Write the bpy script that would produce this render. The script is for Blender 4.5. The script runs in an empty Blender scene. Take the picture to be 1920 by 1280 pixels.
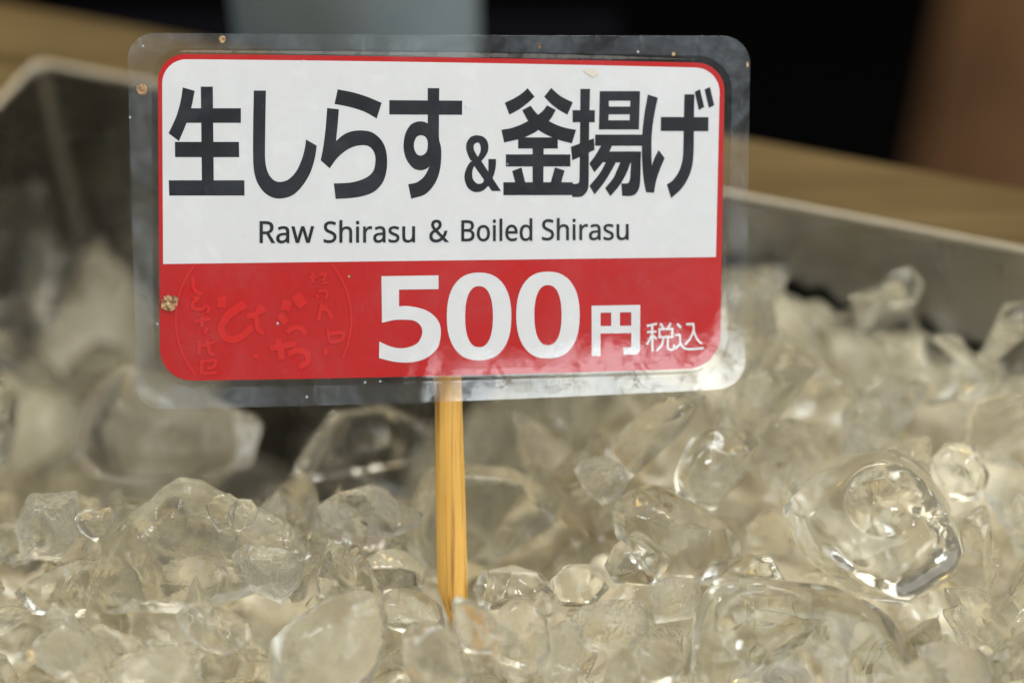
import bpy, bmesh, math, random
import numpy as np
from mathutils import Vector, Matrix
from mathutils.geometry import tessellate_polygon

S = bpy.context.scene
COL = S.collection
# ------------------------------------------------------------------ camera
PITCH = math.radians(42.0)
CAM_Z = 0.2226
F = 60.0 / 36.0 * 1920.0          # focal length in photo pixels
cd = bpy.data.cameras.new('camera')
cam = bpy.data.objects.new('camera', cd)
COL.objects.link(cam)
cam.location = (0, 0, CAM_Z)
cam.rotation_euler = (math.radians(90) - PITCH, 0, 0)
cd.lens = 60.0
cd.sensor_width = 36.0
cd.clip_start = 0.01
cd.clip_end = 50.0
cd.dof.use_dof = True
cd.dof.focus_distance = 0.279
cd.dof.aperture_fstop = 4.5
cd.dof.aperture_blades = 9
S.camera = cam

# ------------------------------------------------------------------ render, world, lamps
S.render.engine = 'CYCLES'
cy = S.cycles
cy.use_denoising = True
cy.max_bounces = 14
cy.transmission_bounces = 11
cy.glossy_bounces = 6
cy.diffuse_bounces = 4
cy.transparent_max_bounces = 16
cy.caustics_reflective = True
cy.caustics_refractive = True
cy.blur_glossy = 0.25
cy.sample_clamp_indirect = 16.0
S.view_settings.view_transform = 'Standard'
S.view_settings.look = 'None'
S.view_settings.exposure = 0.0
S.view_settings.gamma = 1.0
S.view_settings.use_curve_mapping = False

w = bpy.data.worlds.new('World')
S.world = w
w.use_nodes = True
w.node_tree.nodes['Background'].inputs[0].default_value = (1.0, 0.94, 0.80, 1)
w.node_tree.nodes['Background'].inputs[1].default_value = 0.19


def area_lamp(name, loc, target, sx, sy, radiance, color):
    ld = bpy.data.lights.new(name, 'AREA')
    ld.shape = 'RECTANGLE'
    ld.size, ld.size_y = sx, sy
    ld.energy = radiance * sx * sy * math.pi
    ld.color = color
    o = bpy.data.objects.new(name, ld)
    COL.objects.link(o)
    o.location = loc
    o.rotation_euler = (Vector(target) - Vector(loc)).to_track_quat('-Z', 'Y').to_euler()
    return o


# daylight coming in under the stall's awning, behind the photographer
dl = area_lamp('daylight_lamp', (0.66, -0.765, 0.590), (-0.03, .2, .07), 1.15, 0.50, 6.6, (0.90, 0.96, 1.0))
dl.rotation_euler.rotate_axis('Z', math.radians(-18))
# soft light through the awning overhead
area_lamp('awning_lamp', (0.1, 0.35, 1.5), (0, .2, 0), 1.0, 0.9, 2.3, (1.0, 0.94, 0.80))
# warm backlight added to brighten the ice from behind
area_lamp('back_fill', (0.25, 1.0, 0.95), (0, .2, 0), 0.8, 0.5, 0.9, (1.0, 0.87, 0.62))
# small cool lamps, added to make glints on the ice
area_lamp('glint_lamp', (0.05, 1.1, 1.15), (0, .2, 0), 0.50, 0.20, 34.0, (0.86, 0.93, 1.0))
area_lamp('glint_lamp', (-0.75, 0.35, 0.9), (0, .2, 0), 0.10, 0.30, 60.0, (0.86, 0.93, 1.0))
area_lamp('glint_lamp', (0.85, 0.15, 0.75), (0, .2, 0), 0.10, 0.28, 55.0, (0.86, 0.93, 1.0))
# two warm stall lamps behind the tray
area_lamp('warm_lamp', (-0.45, 0.95, 0.75), (0, .2, 0), 0.13, 0.13, 42.0, (1.0, 0.70, 0.28))
area_lamp('warm_lamp', (0.55, 0.85, 0.9), (0, .2, 0), 0.13, 0.13, 42.0, (1.0, 0.74, 0.34))

cP, sP = math.cos(PITCH), math.sin(PITCH)


def ray(px, py):
    """direction of a photo pixel (1920 x 1280), scaled to unit depth"""
    x, z = (px - 960) / F, -(py - 640) / F
    return Vector((x, cP + z * sP, -sP + z * cP))


def at_depth(px, py, d):
    return Vector((0, 0, CAM_Z)) + ray(px, py) * d


def at_z(px, py, z):
    r = ray(px, py)
    return Vector((0, 0, CAM_Z)) + r * ((z - CAM_Z) / r.z)


# ------------------------------------------------------------------ helpers
def tag(o, label=None, cat=None, group=None, kind=None):
    if label: o['label'] = label
    if cat: o['category'] = cat
    if group: o['group'] = group
    if kind: o['kind'] = kind
    return o


def empty(name, loc=(0, 0, 0)):
    o = bpy.data.objects.new(name, None)
    COL.objects.link(o)
    o.location = loc
    o.empty_display_size = 0.01
    return o


def mesh_obj(name, verts, faces, mat, parent=None, smooth=False):
    me = bpy.data.meshes.new(name)
    me.from_pydata([tuple(v) for v in verts], [], faces)
    me.validate()
    if smooth:
        me.polygons.foreach_set('use_smooth', [True] * len(me.polygons))
    o = bpy.data.objects.new(name, me)
    COL.objects.link(o)
    if mat: me.materials.append(mat)
    if parent: o.parent = parent
    return o


def box_geo(x0, x1, y0, y1, z0, z1):
    v = [(x0, y0, z0), (x1, y0, z0), (x1, y1, z0), (x0, y1, z0), (x0, y0, z1), (x1, y0, z1), (x1, y1, z1), (x0, y1, z1)]
    f = [(0, 3, 2, 1), (4, 5, 6, 7), (0, 1, 5, 4), (1, 2, 6, 5), (2, 3, 7, 6), (3, 0, 4, 7)]
    return v, f


def bevel(o, w_, seg=3):
    bm = bmesh.new()
    bm.from_mesh(o.data)
    bmesh.ops.bevel(bm, geom=list(bm.edges), offset=w_, segments=seg, affect='EDGES', profile=0.5)
    for f in bm.faces: f.smooth = True
    bm.to_mesh(o.data)
    bm.free()


class N:
    """small node-tree writer"""
    def __init__(self, name):
        self.m = bpy.data.materials.new(name)
        self.m.use_nodes = True
        self.t = self.m.node_tree
        self.t.nodes.clear()
        self.out = self.t.nodes.new('ShaderNodeOutputMaterial')

    def n(self, typ, ins=None, **props):
        nd = self.t.nodes.new(typ)
        for k, v in props.items():
            setattr(nd, k, v)
        for k, v in (ins or {}).items():
            self.set(nd, k, v)
        return nd

    def set(self, nd, k, v):
        s = nd.inputs[k]
        if hasattr(v, 'is_linked') or hasattr(v, 'links'):
            self.t.links.new(v, s)
        else:
            s.default_value = v

    def coord(self, kind='Object', scale=(1, 1, 1), rot=(0, 0, 0), loc=(0, 0, 0)):
        tc = self.n('ShaderNodeTexCoord')
        mp = self.n('ShaderNodeMapping', {'Vector': tc.outputs[kind], 'Scale': scale, 'Rotation': rot, 'Location': loc})
        return mp.outputs[0]

    def noise(self, vec, scale, detail=4, rough=0.55, dist=0.0):
        return self.n('ShaderNodeTexNoise', {'Vector': vec, 'Scale': scale, 'Detail': detail, 'Roughness': rough, 'Distortion': dist}).outputs['Fac']

    def ramp(self, fac, *stops):
        nd = self.n('ShaderNodeValToRGB', {'Fac': fac})
        e = nd.color_ramp.elements
        while len(e) < len(stops): e.new(0.5)
        for el, (p, c) in zip(e, stops):
            el.position = p
            el.color = (c, c, c, 1) if isinstance(c, (int, float)) else (*c, 1)
        return nd.outputs[0]

    def math(self, op, a, b=0.0):
        nd = self.n('ShaderNodeMath', {0: a, 1: b}, operation=op)
        return nd.outputs[0]

    def mixc(self, fac, a, b):
        nd = self.n('ShaderNodeMix', data_type='RGBA')
        for i, v in ((0, fac), (6, a), (7, b)):
            if hasattr(v, 'links'): self.t.links.new(v, nd.inputs[i])
            else: nd.inputs[i].default_value = v if i == 0 else (*v, 1)
        return nd.outputs[2]

    def bump(self, h, strength, dist, normal=None):
        ins = {'Height': h, 'Strength': strength, 'Distance': dist}
        if normal is not None: ins['Normal'] = normal
        return self.n('ShaderNodeBump', ins).outputs[0]

    def mix(self, fac, a, b):
        return self.n('ShaderNodeMixShader', {0: fac, 1: a, 2: b}).outputs[0]

    def done(self, sh):
        self.t.links.new(sh, self.out.inputs[0])
        return self.m


def principled(name, color, rough=0.5, metal=0.0, spec=0.5):
    g = N(name)
    p = g.n('ShaderNodeBsdfPrincipled', {'Base Color': (*color, 1), 'Roughness': rough, 'Metallic': metal, 'Specular IOR Level': spec})
    return g, p
# ------------------------------------------------------------------ materials
def mat_steel():
    g, p = principled('brushed_steel', (0.50, 0.48, 0.45), 0.38, 1.0)
    v = g.coord('Object', (30, 30, 900))
    n = g.noise(v, 1.0, 5, 0.6)
    v2 = g.coord('Object')
    n2 = g.noise(v2, 28, 4, 0.6)
    g.set(p, 'Roughness', g.ramp(n2, (0.3, 0.20), (0.7, 0.33)))
    g.set(p, 'Base Color', g.ramp(n2, (0.3, (0.21, 0.207, 0.20)), (0.7, (0.31, 0.305, 0.295))))
    g.set(p, 'Normal', g.bump(n, 0.25, 0.0005))
    return g.done(p.outputs[0])


def mat_wood(name, c0, c1, rot, scale=1.0, rough=0.5):
    g, p = principled(name, c0, 0.8, 0, 0.15)
    v = g.coord('Object', (6 * scale, 90 * scale, 90 * scale), rot)
    n = g.noise(v, 1.6, 6, 0.65, 0.6)
    v2 = g.coord('Object')
    n2 = g.noise(v2, 14, 3, 0.5)
    c = g.ramp(n, (0.32, c0), (0.68, c1))
    c = g.mixc(g.ramp(n2, (0.35, 0.0), (0.75, 0.55)), c, tuple(x * 0.55 for x in c0))
    g.set(p, 'Base Color', c)
    g.set(p, 'Normal', g.bump(n, 0.3, 0.0006))
    return g.done(p.outputs[0])


def mat_bamboo():
    g, p = principled('bamboo', (0.62, 0.36, 0.11), 0.62, 0, 0.3)
    v = g.coord('Object', (1500, 22, 1500))
    n = g.noise(v, 1.0, 4, 0.6, 0.15)
    v2 = g.coord('Object', (420, 30, 420))
    n2 = g.noise(v2, 1.0, 3, 0.5)
    c = g.ramp(n, (0.33, (0.24, 0.095, 0.018)), (0.45, (0.60, 0.31, 0.06)), (0.7, (0.72, 0.41, 0.085)))
    c = g.mixc(g.ramp(n2, (0.35, 0.0), (0.7, 0.5)), c, (0.78, 0.49, 0.13))
    g.set(p, 'Base Color', c)
    g.set(p, 'Normal', g.bump(n, 0.25, 0.0002))
    return g.done(p.outputs[0])


def mat_print(name, color, vary=0.06, rough=0.6):
    g, p = principled(name, color, rough, 0, 0.25)
    n = g.noise(g.coord('Object'), 60, 4, 0.6)
    g.set(p, 'Base Color', g.ramp(n, (0.3, tuple(x * (1 - vary) for x in color)), (0.7, tuple(min(1, x * (1 + vary * .5)) for x in color))))
    return g.done(p.outputs[0])


def mat_laminate(name='clear_laminate', haze0=0.003, haze1=0.05):
    """clear plastic film: see-through, glossy, with scuffs, a dusty film and fine wrinkles"""
    g = N(name)
    v = g.coord('Object')
    big = g.noise(v, 75, 5, 0.6, 0.8)                # smudges
    fine = g.noise(v, 420, 6, 0.7, 0.3)
    vs = g.coord('Object', (1, 0.22, 1), (0, 0, 0.7))
    scr = g.noise(vs, 900, 2, 0.5, 1.2)              # scratches
    dirt = g.math('MULTIPLY', g.ramp(big, (0.42, 0.05), (0.62, 1.0)), g.ramp(fine, (0.30, 0.25), (0.68, 1.0)))
    dirt = g.math('ADD', dirt, g.ramp(scr, (0.66, 0.0), (0.74, 0.55)))
    vor = g.n('ShaderNodeTexVoronoi', {'Vector': v, 'Scale': 420.0, 'Randomness': 1.0}, feature='F1')
    speck = g.ramp(vor.outputs['Distance'], (0.07, 1.0), (0.12, 0.0))
    rnd = g.ramp(vor.outputs['Color'], (0.80, 0.0), (0.84, 1.0))
    dust = g.math('MULTIPLY', speck, rnd)
    hz = g.math('ADD', g.math('MULTIPLY', dirt, haze1), haze0)
    hz = g.math('MAXIMUM', hz, g.math('MULTIPLY', dust, 0.55))
    wr = g.noise(g.coord('Object', (1, 0.6, 1)), 36, 2, 0.5, 1.0)
    wr2 = g.noise(v, 260, 3, 0.6, 0.6)
    b = g.bump(wr, 0.15, 0.0020)
    b = g.bump(wr2, 0.02, 0.0007, b)
    gl = g.n('ShaderNodeBsdfGlossy', {'Color': (1, 1, 1, 1), 'Roughness': 0.035, 'Normal': b})
    tr = g.n('ShaderNodeBsdfTransparent', {'Color': (0.985, 0.985, 0.98, 1)})
    df = g.n('ShaderNodeBsdfDiffuse', {'Color': (0.56, 0.63, 0.70, 1), 'Normal': b})
    geo = g.n('ShaderNodeNewGeometry')
    ior = g.math('ADD', 1.52, g.math('MULTIPLY', geo.outputs['Backfacing'], 1 / 1.52 - 1.52))
    fr = g.n('ShaderNodeFresnel', {'IOR': ior, 'Normal': b}).outputs[0]
    s = g.mix(hz, tr.outputs[0], df.outputs[0])
    worn = g.ramp(g.noise(v, 300, 5, 0.7, 1.0), (0.36, 0.35), (0.5, 1.15))
    s = g.mix(g.math('MULTIPLY', fr, worn), s, gl.outputs[0])
    return g.done(s)


def mat_ice(name, cloud0, cloud1, rough, bump_s, tint=(0.99, 0.984, 0.958), cscale=90.0, milky=(0.86, 0.82, 0.68), through=0.05):
    g = N(name)
    oi = g.n('ShaderNodeObjectInfo')
    tc = g.n('ShaderNodeTexCoord')
    off = g.n('ShaderNodeVectorMath', {0: tc.outputs['Object'], 1: oi.outputs['Location']}, operation='ADD')
    v = off.outputs[0]
    n1 = g.noise(v, cscale, 4, 0.55, 1.0)
    n2 = g.noise(v, 520, 4, 0.6, 0.5)
    n3 = g.noise(v, 170, 3, 0.5, 0.8)
    b = g.bump(n3, min(1, bump_s * 1.5), 0.0016)
    b = g.bump(n2, min(1, bump_s * 1.3), 0.0005, b)
    glass = g.n('ShaderNodeBsdfGlass', {'Color': (*tint, 1), 'Roughness': rough, 'IOR': 1.31, 'Normal': b})
    thr = g.n('ShaderNodeBsdfTransparent', {'Color': (*tint, 1)})
    glass_s = g.mix(through, glass.outputs[0], thr.outputs[0])
    mil = g.n('ShaderNodeBsdfTranslucent', {'Color': (*milky, 1), 'Normal': b})
    dif = g.n('ShaderNodeBsdfDiffuse', {'Color': (*milky, 1), 'Normal': b})
    mm = g.mix(0.5, mil.outputs[0], dif.outputs[0])
    c = g.ramp(n1, (0.40, cloud0), (0.58, (cloud0 + cloud1) * 0.45), (0.72, min(1.0, cloud1 * 1.9)))
    return g.done(g.mix(c, glass_s, mm))


def mat_bed():
    g, p = principled('packed_ice', (0.62, 0.57, 0.45), 0.22)
    v = g.coord('Object')
    n = g.noise(v, 60, 5, 0.6, 0.7)
    n2 = g.noise(v, 240, 4, 0.6, 0.5)
    g.set(p, 'Base Color', g.ramp(n, (0.3, (0.30, 0.255, 0.16)), (0.7, (0.62, 0.56, 0.41))))
    g.set(p, 'Normal', g.bump(n2, 0.5, 0.002))
    g.set(p, 'Coat Weight', 0.4)
    return g.done(p.outputs[0])


STEEL = mat_steel()
LEDGE = mat_wood('ochre_wood', (0.078, 0.048, 0.014), (0.125, 0.085, 0.032), (0, 0, math.radians(18.5)))
BLACK = principled('matte_black', (0.003, 0.003, 0.004), 0.95, 0, 0.0)
BLACK = BLACK[0].done(BLACK[1].outputs[0])
DARK = principled('dark_floor', (0.003, 0.003, 0.003), 0.95, 0, 0.0)
DARK = DARK[0].done(DARK[1].outputs[0])
BROWN = mat_wood('brown_wood', (0.22, 0.11, 0.05), (0.32, 0.17, 0.085), (0, math.radians(90), 0), 0.3)
BAMBOO = mat_bamboo()
WHITE = mat_print('white_paper', (0.66, 0.652, 0.655), 0.02)
RED = mat_print('red_ink', (0.46, 0.005, 0.005), 0.05)
INK = mat_print('black_ink', (0.006, 0.008, 0.013), 0.2)
STAMP = mat_print('faded_red_ink', (0.57, 0.010, 0.007), 0.08)
LAM = mat_laminate('clear_laminate', 0.002, 0.030)
LAM_EDGE = mat_laminate('scuffed_laminate', 0.022, 0.115)
ICE_CLEAR = mat_ice('clear_ice', 0.0, 0.04, 0.0, 0.025)
ICE_MID = mat_ice('cloudy_ice', 0.0, 0.12, 0.01, 0.12)
ICE_MILK = mat_ice('milky_ice', 0.03, 0.21, 0.01, 0.28, cscale=70)
ICE_FROST = mat_ice('frosted_ice', 0.01, 0.18, 0.03, 0.8, cscale=200, milky=(0.92, 0.90, 0.80))
BED = mat_bed()

# ------------------------------------------------------------------ setting
floor = mesh_obj('floor', *box_geo(-4, 4, -3, 6, -0.95, -0.9), DARK)
tag(floor, kind='structure')

# tray frame: inner back corner C, u along the back wall, v towards the viewer
RIM_Z = 0.020
Cc = at_z(74, 128, RIM_Z)
Rr = at_z(1920, 482, RIM_Z)
U = (Rr - Cc).normalized()
V = Vector((U.y, -U.x, 0))
TL_U, TL_V, TZ0 = 0.325, 0.265, -0.080


def tp(u, v, z):
    p = Cc + U * u + V * v
    return Vector((p.x, p.y, z))


def rrect(u0, u1, v0, v1, r, n=6):
    pts = []
    for cu, cv, a0 in ((u1 - r, v1 - r, 0), (u0 + r, v1 - r, 90), (u0 + r, v0 + r, 180), (u1 - r, v0 + r, 270)):
        for i in range(n + 1):
            a = math.radians(a0 + 90 * i / n)
            pts.append((cu + r * math.cos(a), cv + r * math.sin(a)))
    return pts


def loft(rings, close_first=False, close_last=False):
    n = len(rings[0])
    verts = [p for r in rings for p in r]
    faces = []
    for k in range(len(rings) - 1):
        for i in range(n):
            j = (i + 1) % n
            faces.append((k * n + i, k * n + j, (k + 1) * n + j, (k + 1) * n + i))
    if close_first: faces.append(tuple(range(n - 1, -1, -1)))
    if close_last: faces.append(tuple(range((len(rings) - 1) * n, len(rings) * n)))
    return verts, faces


tray = empty('steel_tray', tp(TL_U / 2, TL_V / 2, TZ0))
tag(tray, 'deep brushed stainless steel tray filled with crushed ice', 'tray')


def child_world(o, parent):
    o.parent = parent
    o.matrix_parent_inverse = Matrix.Translation(parent.location).inverted()
    return o


def ring(off, z, r):
    return [tp(a, b, z) for a, b in rrect(-off, TL_U + off, -off, TL_V + off, r * 0.4)]


pan = mesh_obj('pan', *loft([ring(-0.004, TZ0, 0.008), ring(0.0, RIM_Z, 0.007), ring(0.0012, RIM_Z, 0.008), ring(-0.0028, TZ0 - 0.0012, 0.009)], True, True), STEEL)
bm = bmesh.new(); bm.from_mesh(pan.data); bmesh.ops.recalc_face_normals(bm, faces=bm.faces); bm.to_mesh(pan.data); bm.free()
child_world(pan, tray)
# rolled lip of the tray
rings = []
for i in range(9):
    a = math.radians(200 - i * 27.5)
    rings.append(ring(0.0010 + 0.0012 * math.cos(a), RIM_Z + 0.0003 + 0.0012 * math.sin(a), 0.008))
RIMM = principled('polished_steel', (0.26, 0.23, 0.175), 0.5, 1.0)
gg = RIMM[0]
gg.set(RIMM[1], 'Normal', gg.bump(gg.noise(gg.coord('Object'), 160, 4, 0.6), 0.5, 0.001))
rim = mesh_obj('rim', *loft(rings), gg.done(RIMM[1].outputs[0]), None, True)
child_world(rim, tray)

# wooden edging round the tray: four boards
frame = empty('wooden_edging', tp(TL_U / 2, TL_V / 2, -0.002))
tag(frame, 'ochre wooden edging boards running round the rim of the steel tray', 'wooden edging')
G0, G1 = 0.0030, 0.0245


def board(u0, u1, v0, v1):
    v_, f_ = box_geo(0, 1, 0, 1, 0, 1)
    pts = [tp(u0 + (u1 - u0) * a, v0 + (v1 - v0) * b, -0.006 + (RIM_Z - 0.0015 + 0.006) * c) for a, b, c in v_]
    o = mesh_obj('board', pts, f_, LEDGE)
    bm = bmesh.new(); bm.from_mesh(o.data); bmesh.ops.recalc_face_normals(bm, faces=bm.faces); bm.to_mesh(o.data); bm.free()
    bevel(o, 0.0015)
    child_world(o, frame)


board(-0.11, TL_U + G1, -G1, -G0)
board(-0.11, -G0, -G0 + 0.0005, TL_V + G0)
board(TL_U + G0, TL_U + G1, -G0 + 0.0005, TL_V + G0)
board(-0.11, TL_U + G1, TL_V + G0 + 0.0005, TL_V + G1)

# dark table under the tray
table = empty('table', (0.05, 0.2, -0.9))
tag(table, 'dark table standing under the steel ice tray', 'table')
top = mesh_obj('table_top', *box_geo(-0.30, 0.34, -0.12, 0.30, -0.105, TZ0 - 0.0015), BLACK)
child_world(top, table)
for x in (-0.28, 0.31):
    for y in (-0.10, 0.27):
        leg = mesh_obj('leg', *box_geo(x - 0.015, x + 0.015, y - 0.015, y + 0.015, -0.9, -0.105), BLACK)
        child_world(leg, table)

# black stand behind the edging, carrying the pale cup
stand = mesh_obj('black_stand', *box_geo(-0.13, 0.03, 0.0, 0.10, -0.9, 0.0), BLACK)
SZ = -0.0300
sb = at_z(640, 150, 0.0175)
stand.location = (0, sb.y + 0.007, SZ)
tag(stand, 'black stand behind the tray edging, carrying the pale blue-grey cup', 'stand')

# cup
cx = at_depth(641, 40, 0.366)
R_CUP = (895 - 388) / 2 / F * 0.367
cup_y = sb.y + 0.008 + R_CUP
cup = empty('cup', (cx.x, cup_y, SZ))
tag(cup, 'pale blue-grey plastic cup with a rounded base, standing behind the price sign', 'cup')


def lathe(name, prof, mat, parent, n=64):
    rings = [[(r * math.cos(2 * math.pi * i / n), r * math.sin(2 * math.pi * i / n), z) for i in range(n)] for r, z in prof]
    return mesh_obj(name, *loft(rings, True, True), mat, parent, True)


g, p = principled('cup_plastic', (0.24, 0.30, 0.31), 0.35)
p.inputs['Subsurface Weight'].default_value = 0.0
lw = g.n('ShaderNodeTexNoise', {'Scale': 20.0})
g.set(p, 'Base Color', g.ramp(lw.outputs['Fac'], (0.3, (0.22, 0.27, 0.285)), (0.7, (0.26, 0.295, 0.295))))
CUPM = g.done(p.outputs[0])
g, p = principled('cup_foot_plastic', (0.16, 0.17, 0.13), 0.4)
FOOTM = g.done(p.outputs[0])
prof = []
for i in range(9):
    a = math.radians(90 * i / 8)
    prof.append((R_CUP - 0.010 + 0.0095 * math.sin(a), 0.001 + 0.016 - 0.016 * math.cos(a)))
prof += [(R_CUP - 0.0003, 0.05), (R_CUP + 0.002, 0.10), (R_CUP + 0.003, 0.101), (R_CUP + 0.001, 0.102), (R_CUP - 0.001, 0.10), (R_CUP - 0.004, 0.03), (R_CUP - 0.02, 0.007)]
lathe('body', prof, CUPM, cup)
lathe('foot', [(R_CUP - 0.002, 0.0), (R_CUP, 0.001), (R_CUP, 0.015), (R_CUP - 0.0006, 0.019), (R_CUP - 0.004, 0.0125), (R_CUP - 0.004, 0.001)], FOOTM, cup)

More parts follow.
